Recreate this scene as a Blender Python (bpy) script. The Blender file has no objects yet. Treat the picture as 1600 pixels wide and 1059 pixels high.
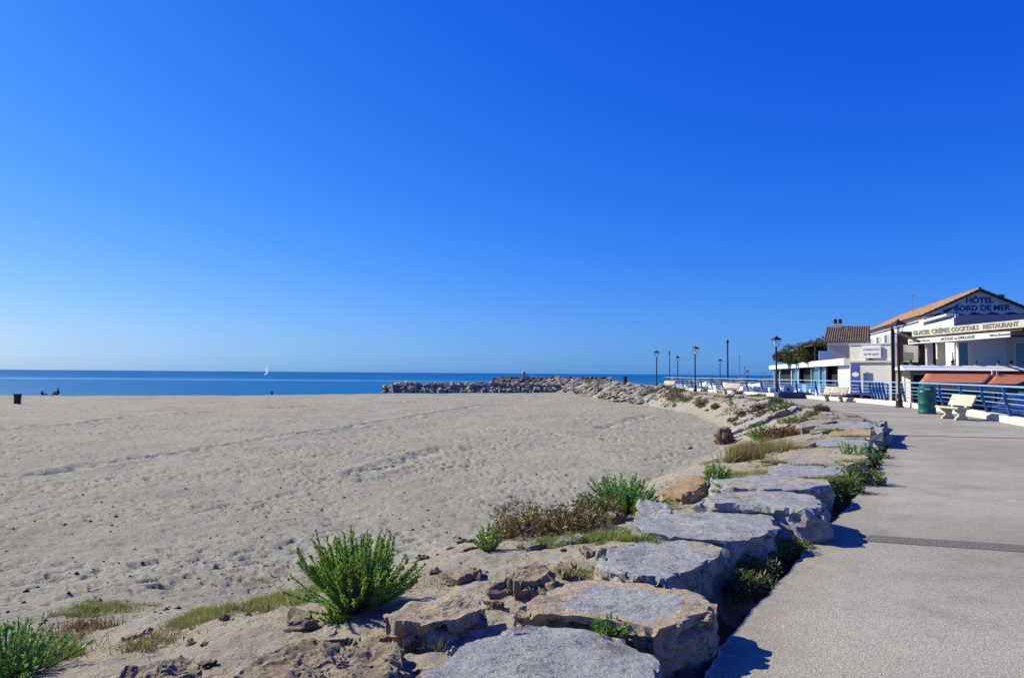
import bpy, bmesh, math, random
import numpy as np
from mathutils import Vector, Matrix, Euler

random.seed(7)
rng = np.random.default_rng(11)
R = math.radians
sc = bpy.context.scene
COL = sc.collection

# ------------------------------------------------------------------ camera
FPX = 1150.0
CAM_H = 1.6
cam_d = bpy.data.cameras.new('camera')
cam = bpy.data.objects.new('camera', cam_d)
COL.objects.link(cam)
cam_d.sensor_width = 36.0
cam_d.lens = FPX / 1600.0 * 36.0
cam_d.clip_start = 0.05
cam_d.clip_end = 30000
MCAM = Matrix.Translation((0, 0, CAM_H)) @ Matrix.Rotation(R(90 + 2.66), 4, 'X') @ Matrix.Rotation(0.0075, 4, 'Z')
cam.matrix_world = MCAM
sc.camera = cam
MR = MCAM.to_3x3()

# ------------------------------------------------------------------ light
SUN_EL = 37.0
SUN_AZ = -66.0            # degrees from +Y towards +X
sdir = Vector((math.sin(R(SUN_AZ)) * math.cos(R(SUN_EL)), math.cos(R(SUN_AZ)) * math.cos(R(SUN_EL)), math.sin(R(SUN_EL))))
sun_d = bpy.data.lights.new('sun', 'SUN')
sun_d.energy = 5.0
sun_d.angle = R(0.5)
sun_d.color = (1.0, 0.94, 0.73)
sun = bpy.data.objects.new('sun', sun_d)
COL.objects.link(sun)
sun.rotation_euler = sdir.to_track_quat('Z', 'Y').to_euler()
sun.location = (-30, 10, 40)

w = bpy.data.worlds.new('World')
sc.world = w
w.use_nodes = True
nt = w.node_tree
nt.nodes.clear()
sky = nt.nodes.new('ShaderNodeTexSky')
sky.sky_type = 'NISHITA'
sky.sun_disc = False
sky.sun_elevation = R(SUN_EL)
sky.sun_rotation = R(SUN_AZ)
sky.altitude = 0
sky.air_density = 1.0
sky.dust_density = 0.3
sky.ozone_density = 10.0
# the photograph's processing deepens the blue of the whole sky evenly: a power curve per channel
SKY_K = 0.10
sepc = nt.nodes.new('ShaderNodeSeparateColor')
nt.links.new(sky.outputs[0], sepc.inputs[0])
def wmath(op, x, y):
    m = nt.nodes.new('ShaderNodeMath'); m.operation = op
    for s_, v_ in ((m.inputs[0], x), (m.inputs[1], y)):
        if hasattr(v_, 'is_linked'): nt.links.new(v_, s_)
        else: s_.default_value = v_
    return m.outputs[0]
sr = wmath('MINIMUM', wmath('MULTIPLY', sepc.outputs[0], SKY_K), 1.2)
sb = wmath('MINIMUM', wmath('MULTIPLY', sepc.outputs[2], SKY_K), 1.0)
comb = nt.nodes.new('ShaderNodeCombineColor')
for ci_, (k_, p_, q_) in enumerate(((math.exp(.502), 1.544, 1.089), (math.exp(.229), .645, .752), (math.exp(.1), -.061, .576))):
    v_ = wmath('MULTIPLY', wmath('MULTIPLY', wmath('POWER', sr, p_), wmath('POWER', sb, q_)), k_/SKY_K)
    nt.links.new(v_, comb.inputs[ci_])
bg = nt.nodes.new('ShaderNodeBackground')
bg.inputs['Strength'].default_value = 0.066
ow = nt.nodes.new('ShaderNodeOutputWorld')
nt.links.new(comb.outputs[0], bg.inputs['Color'])
nt.links.new(bg.outputs[0], ow.inputs['Surface'])

sc.view_settings.view_transform = 'Standard'
sc.view_settings.look = 'None'
sc.view_settings.gamma = 1
sc.view_settings.use_curve_mapping = False
sc.view_settings.exposure = 0.6
sc.cycles.max_bounces = 5
sc.cycles.transparent_max_bounces = 6

# ------------------------------------------------------------------ helpers
def tag(o, label=None, cat=None, group=None, kind=None):
    if label: o['label'] = label
    if cat: o['category'] = cat
    if group: o['group'] = group
    if kind: o['kind'] = kind
    return o

def link(name, me, parent=None, loc=None, mat=None, smooth=False):
    o = bpy.data.objects.new(name, me)
    COL.objects.link(o)
    if parent is not None: o.parent = parent
    if loc is not None: o.location = loc
    if mat is not None:
        me.materials.clear()
        me.materials.append(mat)
    if smooth:
        me.polygons.foreach_set('use_smooth', np.ones(len(me.polygons), dtype=bool))
    return o

def empty(name, loc=(0, 0, 0), rz=0.0):
    o = bpy.data.objects.new(name, None)
    COL.objects.link(o)
    o.location = loc
    o.rotation_euler = (0, 0, rz)
    o.empty_display_size = 0.2
    return o

def np_mesh(name, V, F):
    """V (n,3), F (m,k) with k = 3 or 4, one size."""
    V = np.asarray(V, dtype=np.float32); F = np.asarray(F, dtype=np.int32)
    me = bpy.data.meshes.new(name)
    k = F.shape[1]
    me.vertices.add(len(V)); me.vertices.foreach_set('co', V.ravel())
    me.loops.add(F.size); me.loops.foreach_set('vertex_index', F.ravel())
    me.polygons.add(len(F))
    me.polygons.foreach_set('loop_start', np.arange(0, F.size, k, dtype=np.int32))
    me.polygons.foreach_set('loop_total', np.full(len(F), k, dtype=np.int32))
    me.update(calc_edges=True)
    return me

def set_attr(me, name, vals):
    a = me.attributes.new(name, 'FLOAT', 'POINT')
    a.data.foreach_set('value', np.asarray(vals, dtype=np.float32))

def copy_tree(o, parent=None):
    c = o.copy(); COL.objects.link(c)
    c.parent = parent
    for ch in list(o.children):
        copy_tree(ch, c)
    return c

class MB:
    """collects simple solids, builds one mesh object"""
    def __init__(s): s.v = []; s.f = []
    def add(s, vs, fs):
        b = len(s.v); s.v += [tuple(p) for p in vs]; s.f += [tuple(b + i for i in f) for f in fs]
    def box(s, x0, x1, y0, y1, z0, z1):
        s.add([(x0,y0,z0),(x1,y0,z0),(x1,y1,z0),(x0,y1,z0),(x0,y0,z1),(x1,y0,z1),(x1,y1,z1),(x0,y1,z1)],
              [(0,3,2,1),(4,5,6,7),(0,1,5,4),(1,2,6,5),(2,3,7,6),(3,0,4,7)])
        return s
    def prism(s, pts, z0, z1):
        n = len(pts)
        s.add([(x,y,z0) for x,y in pts] + [(x,y,z1) for x,y in pts],
              [tuple(range(n-1,-1,-1)), tuple(range(n,2*n))] + [(i,(i+1)%n,n+(i+1)%n,n+i) for i in range(n)])
        return s
    def prism_y(s, pts, y0, y1):
        """outline in x,z extruded along y"""
        n = len(pts)
        s.add([(x,y0,z) for x,z in pts] + [(x,y1,z) for x,z in pts],
              [tuple(range(n)), tuple(range(2*n-1,n-1,-1))] + [(i,n+i,n+(i+1)%n,(i+1)%n) for i in range(n)])
        return s
    def quadbar(s, a, b, wx, wz):
        """board from a to b, width wx horizontal, thickness wz"""
        a = Vector(a); b = Vector(b); d = (b-a).normalized()
        up = Vector((0,0,1)) if abs(d.z) < .95 else Vector((0,1,0))
        sx = d.cross(up).normalized(); su = sx.cross(d).normalized()
        c = [sx*wx/2+su*wz/2, -sx*wx/2+su*wz/2, -sx*wx/2-su*wz/2, sx*wx/2-su*wz/2]
        s.add([a+k for k in c]+[b+k for k in c], [(0,1,2,3),(7,6,5,4),(0,4,5,1),(1,5,6,2),(2,6,7,3),(3,7,4,0)])
        return s
    def tube(s, pts, r, n=8, caps=True):
        pts = [Vector(p) for p in pts]; rs = r if isinstance(r, (list, tuple)) else [r]*len(pts)
        vs = []; fs = []
        for i, p in enumerate(pts):
            d = (pts[min(i+1,len(pts)-1)] - pts[max(i-1,0)])
            d = d.normalized() if d.length > 1e-9 else Vector((0,0,1))
            up = Vector((0,0,1)) if abs(d.z) < .9 else Vector((1,0,0))
            a = d.cross(up).normalized(); b = a.cross(d)
            for k in range(n):
                t = 2*math.pi*k/n
                vs.append(p + (a*math.cos(t)+b*math.sin(t))*rs[i])
        for i in range(len(pts)-1):
            for k in range(n):
                fs.append((i*n+k, i*n+(k+1)%n, (i+1)*n+(k+1)%n, (i+1)*n+k))
        if caps:
            fs.append(tuple(range(n-1,-1,-1))); fs.append(tuple(len(pts)*n-n+k for k in range(n)))
        s.add(vs, fs)
        return s
    def lathe(s, prof, n=16, c=(0,0,0)):
        """prof list of (r,z)"""
        vs = []; fs = []
        for r, z in prof:
            for k in range(n):
                t = 2*math.pi*k/n
                vs.append((c[0]+r*math.cos(t), c[1]+r*math.sin(t), c[2]+z))
        m = len(prof)
        for i in range(m-1):
            for k in range(n):
                fs.append((i*n+k, i*n+(k+1)%n, (i+1)*n+(k+1)%n, (i+1)*n+k))
        fs.append(tuple(range(n-1,-1,-1))); fs.append(tuple((m-1)*n+k for k in range(n)))
        s.add(vs, fs)
        return s
    def mesh(s, name):
        me = bpy.data.meshes.new(name); me.from_pydata(s.v, [], s.f); me.update(); return me
    def build(s, name, mat, parent=None, loc=None, smooth=False, bevel=0):
        me = s.mesh(name)
        if bevel:
            bm = bmesh.new(); bm.from_mesh(me)
            bmesh.ops.bevel(bm, geom=bm.edges[:], offset=bevel, segments=2, affect='EDGES', profile=.6)
            bm.to_mesh(me); bm.free()
        o = link(name, me, parent, loc, mat)
        if smooth:
            me.polygons.foreach_set('use_smooth', np.ones(len(me.polygons), dtype=bool))
            try: me.set_sharp_from_angle(angle=R(40))
            except Exception: pass
        return o

# ---- gradient noise in numpy
_perm = np.random.default_rng(5).permutation(256)
_perm = np.concatenate([_perm, _perm, _perm])
_grad = np.random.default_rng(6).normal(size=(256, 3)); _grad /= np.linalg.norm(_grad, axis=1)[:, None]
def noise3(x, y, z=0.0):
    x = np.asarray(x, float); y = np.asarray(y, float); z = np.broadcast_to(np.asarray(z, float), x.shape)
    xi = np.floor(x).astype(int); yi = np.floor(y).astype(int); zi = np.floor(z).astype(int)
    xf = x-xi; yf = y-yi; zf = z-zi
    u = xf*xf*xf*(xf*(xf*6-15)+10); v = yf*yf*yf*(yf*(yf*6-15)+10); q = zf*zf*zf*(zf*(zf*6-15)+10)
    out = 0
    for dx in (0, 1):
        for dy in (0, 1):
            for dz in (0, 1):
                h = _perm[(_perm[(_perm[(xi+dx) & 255] + yi+dy) & 255] + zi+dz) & 255]
                g = _grad[h]
                dot = g[..., 0]*(xf-dx) + g[..., 1]*(yf-dy) + g[..., 2]*(zf-dz)
                out = out + dot * (u if dx else 1-u) * (v if dy else 1-v) * (q if dz else 1-q)
    return out*1.6
def fbm(x, y, z=0.0, o=4, lac=2.1, g=.5):
    s = 0; a = 1; f = 1
    for i in range(o):
        s = s + a*noise3(np.asarray(x)*f+i*17.3, np.asarray(y)*f-i*9.1, np.asarray(z)*f+i*3.7); a *= g; f *= lac
    return s
def ss(a, b, x):
    t = np.clip((x-a)/(b-a), 0, 1); return t*t*(3-2*t)

# ------------------------------------------------------------------ the lie of the land
YE = [-6, 0, 1, 2.5, 3.6, 4.43, 6.98, 9.06, 12.9, 17.95, 23.7, 30.2, 40, 52, 60, 70, 82, 100, 125, 150, 200]
XE = [-3, -.9, -.45, .3, .85, 1.25, 2.8, 4.1, 6.4, 9.2, 11.9, 14.1, 15.6, 16.5, 15.9, 15.2, 14.2, 12.5, 12, 10, 10]
YT = [-6, 0, 2, 4.2, 6.1, 6.9, 9, 13, 17, 21.5, 30, 39, 52, 65, 76, 100, 124, 150, 175, 200]
XT = [-8, -6.5, -6, -5.2, -4.2, -3.4, -2.35, -.6, 1.5, 4.7, 8.5, 11.4, 13, 12.8, 11.9, 9.5, 7.5, 1, -3, -3]
YB = [0, 6, 9, 13, 17, 25]
ZB = [-.5, -.6, -.9, -1.15, -1.3, -1.3]
YR = [-10, 0, 10, 24.2, 30, 38, 45, 52, 60, 70, 84, 100, 200]
XR = [4.5, 8.2, 11.9, 16.8, 18.7, 20.6, 21.0, 20.3, 19.3, 18.4, 17.0, 17, 17]
XS = [-400, -62, -33, -19, 0, 8, 30]
YS = [-60, 89, 96, 108, 116, 122, 126]
xe = lambda y: np.interp(y, YE, XE)
xt = lambda y: np.interp(y, YT, XT)
xr = lambda y: np.interp(y, YR, XR)
TRACKS = [[(-46, 37), (-30, 40), (-18, 44), (-9, 52), (-2, 68), (4, 92)],
          [(-24, 20.5), (-17, 22), (-10, 26), (-5, 33), (-2.5, 42), (0, 56), (2, 80)],
          [(-60, 60), (-30, 66), (-10, 74), (4, 95)]]
def seg_dist(x, y, pl):
    d = np.full(np.shape(x), 1e9)
    for (ax, ay), (bx, by) in zip(pl[:-1], pl[1:]):
        dx, dy = bx-ax, by-ay
        t = np.clip(((x-ax)*dx+(y-ay)*dy)/(dx*dx+dy*dy), 0, 1)
        d = np.minimum(d, np.hypot(x-ax-t*dx, y-ay-t*dy))
    return d
def ground_macro(x, y):
    x = np.asarray(x, float); y = np.asarray(y, float)
    e = xe(y); t0 = xt(y)
    t = (x-t0)/np.maximum(e-t0, .5)
    zb = np.interp(y, YB, ZB)
    ys = np.interp(x, XS, YS)
    # beach towards the water
    zb = zb + (-1.5+1.3)*ss(0, 14, y-(ys-14)) - np.clip(y-ys, 0, 60)*.06
    zb = np.maximum(zb, -4)
    crest = np.interp(y, [0, 20, 45, 60, 70, 100, 200], [.10, .07, .0, 0.0, .25, .25, .2])
    tt = np.clip(t, 0, 1)
    prof = np.where(y < 32, np.interp(tt, [0, .08, .25, .5, .75, .92, 1], [0, .06, .36, .78, .97, 1, 1]), np.interp(tt, [0, .08, .25, .5, .75, .92, 1], [0, .06, .3, .66, .9, 1, 1]))
    gap = (1-ss(24, 32, y))*ss(-.62, -.30, x-e)*(1-ss(-.10, 0, x-e)*.5)
    z = zb + (crest-zb)*prof
    z = np.where((t > 1), np.where(y < 84, -.13, crest), z)
    z = np.where(t > .9, np.minimum(z, np.where((y < 84) & (y > 32), -.13+np.clip((crest+.13)*(1-t)*10, 0, 1), z)), z)
    z = z-.42*gap
    rr = xr(y)
    k = ss(.45, .55, x-rr)
    z = z*(1-k) + -2.8*k
    k = ss(178, 192, y)
    return z*(1-k) + -4*k
def ground_z(x, y):
    x = np.asarray(x, float); y = np.asarray(y, float)
    z = ground_macro(x, y)
    r = np.hypot(x, y)
    t = (x-xt(y))/np.maximum(xe(y)-xt(y), .5)
    amp = np.where(t > .97, 0, 1.0)
    dune = .09*fbm(x*.16, y*.16, 1.3, 3) + .05*fbm(x*.55, y*.55, 4.1, 2)
    n = noise3(x*1.9, y*1.9, 7.7)
    n2 = noise3(x*4.1, y*4.1, 2.2)
    n3 = noise3(x*8.7, y*8.7, 9.4)
    rg = .5+ss(-.3, .4, noise3(x*.25, y*.25, 12.))
    pits = (-.04*ss(.25, .5, n2) - .024*ss(.25, .45, n3) - .028*ss(.3, .55, n))*rg + .018*noise3(x*3, y*3, 33.)
    sand = dune + pits
    for tr in TRACKS:
        d = seg_dist(x, y, tr) + .25*noise3(x*.4, y*.4, 3.)
        a = ss(.1, .5, noise3(x*2.4, y*2.4, 21.)+.25)
        sand = sand - .15*np.exp(-(d/.30)**2)*a + .05*np.exp(-((d-.65)/.25)**2)
    rough = np.where(y > 34, .07, .03)*fbm(x*2.2, y*2.2, 8.8, 4) + .02*np.abs(noise3(x*6, y*6, 3.3))
    k = ss(0.0, .35, t)
    wet = 1-ss(-6, 0, y-np.interp(x, XS, YS))*.85
    return z + amp*((1-k)*sand*wet + k*rough*(1-ss(.85, .97, t)*.8))

ORI = Vector((0, 0, CAM_H))
def ray(px, py):
    return (MR @ Vector(((px-800)/FPX, -(py-529.5)/FPX, -1))).normalized()
def at(px, py, z=0.0):
    d = ray(px, py); k = (z-CAM_H)/d.z
    return ORI + d*k
def atd(px, py, depth):
    d = ray(px, py); return ORI + d*(depth/d.y)
def hit(px, py):
    d = ray(px, py)
    ts = np.geomspace(1.5, 260, 900)
    X = d.x*ts; Y = d.y*ts; Z = CAM_H + d.z*ts
    g = ground_z(X, Y)
    i = int(np.argmax(Z < g))
    return Vector((X[i], Y[i], g[i]))
TRACKS[:] = [[tuple(at(px, py, -1.3))[:2] for px, py in pl] for pl in (
    [(-60, 752), (0, 747), (90, 737), (190, 716), (300, 703), (420, 688), (560, 664), (680, 645), (760, 632)],
    [(-60, 676), (0, 672), (100, 663), (200, 652), (330, 645)], [(560, 742), (640, 712), (690, 700)], [(940, 668), (1010, 650), (1060, 648)],
    [(430, 636), (620, 628), (860, 622)])]
gz = lambda x, y: float(ground_z(np.array([x]), np.array([y]))[0])

# ------------------------------------------------------------------ materials
def new_mat(name):
    m = bpy.data.materials.new(name); m.use_nodes = True
    n = m.node_tree; b = n.nodes['Principled BSDF']
    return m, n, b
def N(n, t, **k):
    x = n.nodes.new(t)
    for a, v in k.items():
        if a in x.inputs.keys(): x.inputs[a].default_value = v
        else: setattr(x, a, v)
    return x
def ramp(n, src, pts):
    r = n.nodes.new('ShaderNodeValToRGB')
    el = r.color_ramp.elements
    while len(el) < len(pts): el.new(.5)
    for e, (p, c) in zip(el, pts):
        e.position = p; e.color = (*c, 1) if len(c) == 3 else c
    n.links.new(src, r.inputs[0]); return r.outputs[0]
def mixc(n, f, a, b, blend='MIX'):
    x = n.nodes.new('ShaderNodeMix'); x.data_type = 'RGBA'; x.blend_type = blend
    for s, v in ((x.inputs[0], f), (x.inputs[6], a), (x.inputs[7], b)):
        if hasattr(v, 'is_linked'): n.links.new(v, s)
        elif isinstance(v, (int, float)): s.default_value = v
        else: s.default_value = (*v, 1)
    return x.outputs[2]
def math_(n, op, a, b=0.0):
    x = n.nodes.new('ShaderNodeMath'); x.operation = op
    for s, v in ((x.inputs[0], a), (x.inputs[1], b)):
        if hasattr(v, 'is_linked'): n.links.new(v, s)
        else: s.default_value = v
    return x.outputs[0]
def pm(name, c1, c2=None, scale=3.0, rough=.7, bump=0.0, bscale=30.0, metal=0.0, det=4, spec=.4, coord='Object', dist=.02):
    m, n, b = new_mat(name)
    tc = N(n, 'ShaderNodeTexCoord')
    b.inputs['Roughness'].default_value = rough
    b.inputs['Metallic'].default_value = metal
    b.inputs['Specular IOR Level'].default_value = spec
    if c2 is None: c2 = tuple(c*.8 for c in c1)
    no = N(n, 'ShaderNodeTexNoise', Scale=scale, Detail=det, Roughness=.6)
    n.links.new(tc.outputs[coord], no.inputs['Vector'])
    col = ramp(n, no.outputs['Fac'], [(.3, c2), (.7, c1)])
    n.links.new(col, b.inputs['Base Color'])
    if bump:
        n2 = N(n, 'ShaderNodeTexNoise', Scale=bscale, Detail=4, Roughness=.6)
        n.links.new(tc.outputs[coord], n2.inputs['Vector'])
        bp = N(n, 'ShaderNodeBump', Strength=bump, Distance=dist)
        n.links.new(n2.outputs['Fac'], bp.inputs['Height'])
        n.links.new(bp.outputs[0], b.inputs['Normal'])
    return m

def rock_mat(name, grey, grey2, tan, tan2):
    m, n, b = new_mat(name)
    tc = N(n, 'ShaderNodeTexCoord'); oi = N(n, 'ShaderNodeObjectInfo')
    add = N(n, 'ShaderNodeVectorMath', operation='ADD')
    sc_ = N(n, 'ShaderNodeVectorMath', operation='SCALE'); sc_.inputs['Scale'].default_value = 37.0
    cmb = N(n, 'ShaderNodeCombineXYZ')
    for i in range(3): n.links.new(oi.outputs['Random'], cmb.inputs[i])
    n.links.new(cmb.outputs[0], sc_.inputs[0])
    n.links.new(tc.outputs['Object'], add.inputs[0]); n.links.new(sc_.outputs[0], add.inputs[1])
    P = add.outputs[0]
    def noi(s, d=5, r=.6):
        x = N(n, 'ShaderNodeTexNoise', Scale=s, Detail=d, Roughness=r); n.links.new(P, x.inputs['Vector']); return x.outputs['Fac']
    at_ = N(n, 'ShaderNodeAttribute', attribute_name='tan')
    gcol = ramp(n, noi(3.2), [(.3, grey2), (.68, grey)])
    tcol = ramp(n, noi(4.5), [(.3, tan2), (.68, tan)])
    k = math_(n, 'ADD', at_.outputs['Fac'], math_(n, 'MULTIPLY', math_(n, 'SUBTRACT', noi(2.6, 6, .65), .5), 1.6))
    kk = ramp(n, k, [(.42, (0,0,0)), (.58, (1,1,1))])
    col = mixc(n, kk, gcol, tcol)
    # lichen specks and mineral veins
    sp = ramp(n, noi(38, 3, .7), [(.38, (.55,.55,.55)), (.5, (1,1,1))])
    col = mixc(n, .55, col, sp, 'MULTIPLY')
    pale = ramp(n, noi(14, 6, .75), [(.56, (0,0,0)), (.7, (1,1,1))])
    col = mixc(n, math_(n, 'MULTIPLY', pale, .5), col, (.46, .43, .38))
    dk_ = ramp(n, noi(4.3, 8, .78), [(.36, (1,1,1)), (.46, (0,0,0))])
    col = mixc(n, math_(n, 'MULTIPLY', dk_, .6), col, (.10, .085, .07))
    vo = N(n, 'ShaderNodeTexVoronoi', Scale=2.3, feature='DISTANCE_TO_EDGE'); wv = N(n, 'ShaderNodeVectorMath', operation='ADD'); wn = N(n, 'ShaderNodeTexNoise', Scale=5.0, Detail=4); n.links.new(P, wn.inputs['Vector']); n.links.new(P, wv.inputs[0]); n.links.new(wn.outputs['Color'], wv.inputs[1]); n.links.new(wv.outputs[0], vo.inputs['Vector'])
    crack = ramp(n, vo.outputs['Distance'], [(.0, (1,1,1)), (.012, (0,0,0))])
    crack = math_(n, 'MULTIPLY', crack, ramp(n, noi(1.9, 2), [(.48, (0,0,0)), (.56, (1,1,1))]))
    col = mixc(n, math_(n, 'MULTIPLY', crack, .7), col, (.07, .06, .05))
    n.links.new(col, b.inputs['Base Color'])
    b.inputs['Roughness'].default_value = .85
    b.inputs['Specular IOR Level'].default_value = .25
    h = math_(n, 'ADD', math_(n, 'MULTIPLY', noi(9, 8, .72), 1.0), math_(n, 'MULTIPLY', noi(55, 4, .7), .25))
    h = math_(n, 'SUBTRACT', h, math_(n, 'MULTIPLY', crack, .5))
    bp = N(n, 'ShaderNodeBump', Strength=1.0, Distance=.05)
    n.links.new(h, bp.inputs['Height']); n.links.new(bp.outputs[0], b.inputs['Normal'])
    return m

M = {}
M['rock'] = rock_mat('limestone', (.385,.38,.375), (.255,.26,.27), (.50,.40,.28), (.33,.26,.175))
M['rock_far'] = rock_mat('pale_limestone', (.38,.36,.32), (.24,.23,.20), (.41,.34,.235), (.25,.205,.14))
M['rock_tan'] = rock_mat('tan_limestone', (.34,.265,.18), (.22,.17,.12), (.35,.27,.175), (.22,.17,.11))
M['rock_orange'] = rock_mat('ochre_stone', (.46,.31,.165), (.36,.23,.12), (.48,.34,.19), (.38,.26,.14))
M['rock_brown'] = rock_mat('brown_stone', (.26,.165,.11), (.16,.10,.065), (.33,.23,.15), (.2,.135,.09))

# sand
def sand_mat():
    m, n, b = new_mat('beach_sand')
    tc = N(n, 'ShaderNodeTexCoord'); P = tc.outputs['Object']
    def noi(s, d=5, r=.6):
        x = N(n, 'ShaderNodeTexNoise', Scale=s, Detail=d, Roughness=r); n.links.new(P, x.inputs['Vector']); return x.outputs['Fac']
    dry = ramp(n, noi(.35, 6, .65), [(.3, (.255,.240,.188)), (.7, (.320,.302,.240))])
    warm = ramp(n, noi(1.3, 5), [(.3, (.275,.24,.18)), (.7, (.36,.32,.245))])
    at_ = N(n, 'ShaderNodeAttribute', attribute_name='earth')
    col = mixc(n, at_.outputs['Fac'], dry, warm)
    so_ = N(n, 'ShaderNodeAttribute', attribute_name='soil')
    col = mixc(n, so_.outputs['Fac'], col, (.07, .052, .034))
    wt = N(n, 'ShaderNodeAttribute', attribute_name='wet')
    col = mixc(n, wt.outputs['Fac'], col, (.16, .135, .105))
    g = ramp(n, noi(120, 2, .8), [(.3, (.72,.72,.72)), (.6, (1.06,1.06,1.06))])
    col = mixc(n, .8, col, g, 'MULTIPLY')
    deb = ramp(n, noi(13, 3, .9), [(.315, (.3,.26,.23)), (.35, (1,1,1))])
    col = mixc(n, .6, col, deb, 'MULTIPLY')
    n.links.new(col, b.inputs['Base Color'])
    b.inputs['Roughness'].default_value = .95; b.inputs['Specular IOR Level'].default_value = .15
    h = math_(n, 'ADD', math_(n, 'MULTIPLY', noi(17, 9, .72), .8), math_(n, 'MULTIPLY', noi(60, 5, .8), .25))
    h = math_(n, 'ADD', h, math_(n, 'MULTIPLY', ramp(n, noi(11, 3, .6), [(.36, (0,0,0)), (.46, (1,1,1))]), .35))
    bp = N(n, 'ShaderNodeBump', Strength=1.0, Distance=.038)
    n.links.new(h, bp.inputs['Height']); n.links.new(bp.outputs[0], b.inputs['Normal'])
    return m
M['sand'] = sand_mat()

def prom_mat():
    m, n, b = new_mat('aggregate_paving')
    tc = N(n, 'ShaderNodeTexCoord'); P = tc.outputs['Object']
    def noi(s, d=5, r=.6):
        x = N(n, 'ShaderNodeTexNoise', Scale=s, Detail=d, Roughness=r); n.links.new(P, x.inputs['Vector']); return x.outputs['Fac']
    base = ramp(n, noi(.5, 5), [(.3, (.268,.252,.212)), (.7, (.318,.298,.252))])
    v = N(n, 'ShaderNodeTexVoronoi', Scale=95.0); n.links.new(P, v.inputs['Vector'])
    sp = ramp(n, v.outputs['Color'], [(.15, (.55,.53,.51)), (.5, (1,1,1)), (.85, (1.35,1.33,1.28))])
    col = mixc(n, .55, base, sp, 'MULTIPLY')
    st = ramp(n, noi(1.1, 7, .75), [(.3, (.74,.72,.70)), (.5, (1,1,1)), (.72, (1.12,1.11,1.08))])
    c2 = ramp(n, noi(.23, 3, .5), [(.35, (.86,.85,.84)), (.6, (1.04,1.03,1.0))])
    col = mixc(n, 1.0, col, c2, 'MULTIPLY')
    col = mixc(n, .9, col, st, 'MULTIPLY')
    ed = N(n, 'ShaderNodeAttribute', attribute_name='dirt')
    dk = math_(n, 'MULTIPLY', ed.outputs['Fac'], ramp(n, noi(6, 5, .7), [(.35, (0,0,0)), (.6, (1,1,1))]))
    col = mixc(n, dk, col, (.22, .19, .14))
    n.links.new(col, b.inputs['Base Color'])
    b.inputs['Roughness'].default_value = .85; b.inputs['Specular IOR Level'].default_value = .3
    bp = N(n, 'ShaderNodeBump', Strength=.5, Distance=.006)
    n.links.new(v.outputs['Distance'], bp.inputs['Height']); n.links.new(bp.outputs[0], b.inputs['Normal'])
    return m
M['prom'] = prom_mat()

def sea_mat():
    m, n, b = new_mat('sea_water')
    geo = N(n, 'ShaderNodeNewGeometry'); P = geo.outputs['Position']
    sep = N(n, 'ShaderNodeSeparateXYZ'); n.links.new(P, sep.inputs[0])
    mp = N(n, 'ShaderNodeMapping'); mp.inputs['Scale'].default_value = (.12, .5, 1); n.links.new(P, mp.inputs[0])
    n1 = N(n, 'ShaderNodeTexNoise', Scale=1.6, Detail=6, Roughness=.65); n.links.new(mp.outputs[0], n1.inputs['Vector'])
    mp2 = N(n, 'ShaderNodeMapping'); mp2.inputs['Scale'].default_value = (.002, .012, 1); n.links.new(P, mp2.inputs[0])
    n2 = N(n, 'ShaderNodeTexNoise', Scale=1.0, Detail=4, Roughness=.6); n.links.new(mp2.outputs[0], n2.inputs['Vector'])
    k = math_(n, 'DIVIDE', sep.outputs[1], 900.0)
    depth = ramp(n, k, [(.0, (.006,.145,.30)), (.12, (.002,.115,.29)), (.25, (.001,.085,.25)), (1, (.001,.05,.19))])
    col = mixc(n, math_(n, 'MULTIPLY', n1.outputs['Fac'], .35), depth, (.02, .22, .45))
    st = ramp(n, n2.outputs['Fac'], [(.35, (.75,.8,.85)), (.6, (1.15,1.12,1.1))])
    col = mixc(n, .6, col, st, 'MULTIPLY')
    bx = math_(n, 'ADD', sep.outputs[1], math_(n, 'MULTIPLY', n1.outputs['Fac'], 40.0))
    band = ramp(n, math_(n, 'DIVIDE', bx, 1000.0), [(.245, (0,0,0)), (.275, (1,1,1)), (.30, (1,1,1)), (.335, (0,0,0))])
    lft = ramp(n, math_(n, 'DIVIDE', math_(n, 'SUBTRACT', 200.0, sep.outputs[0]), 400.0), [(.4, (.15,.15,.15)), (.85, (1,1,1))])
    col = mixc(n, math_(n, 'MULTIPLY', math_(n, 'MULTIPLY', band, lft), .75), col, (.10, .28, .46))
    n.links.new(col, b.inputs['Base Color'])
    b.inputs['Roughness'].default_value = .35
    b.inputs['IOR'].default_value = 1.33
    b.inputs['Specular IOR Level'].default_value = .08
    bp = N(n, 'ShaderNodeBump', Strength=1.0, Distance=.8)
    n.links.new(n1.outputs['Fac'], bp.inputs['Height']); n.links.new(bp.outputs[0], b.inputs['Normal'])
    return m
M['sea'] = sea_mat()
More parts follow.
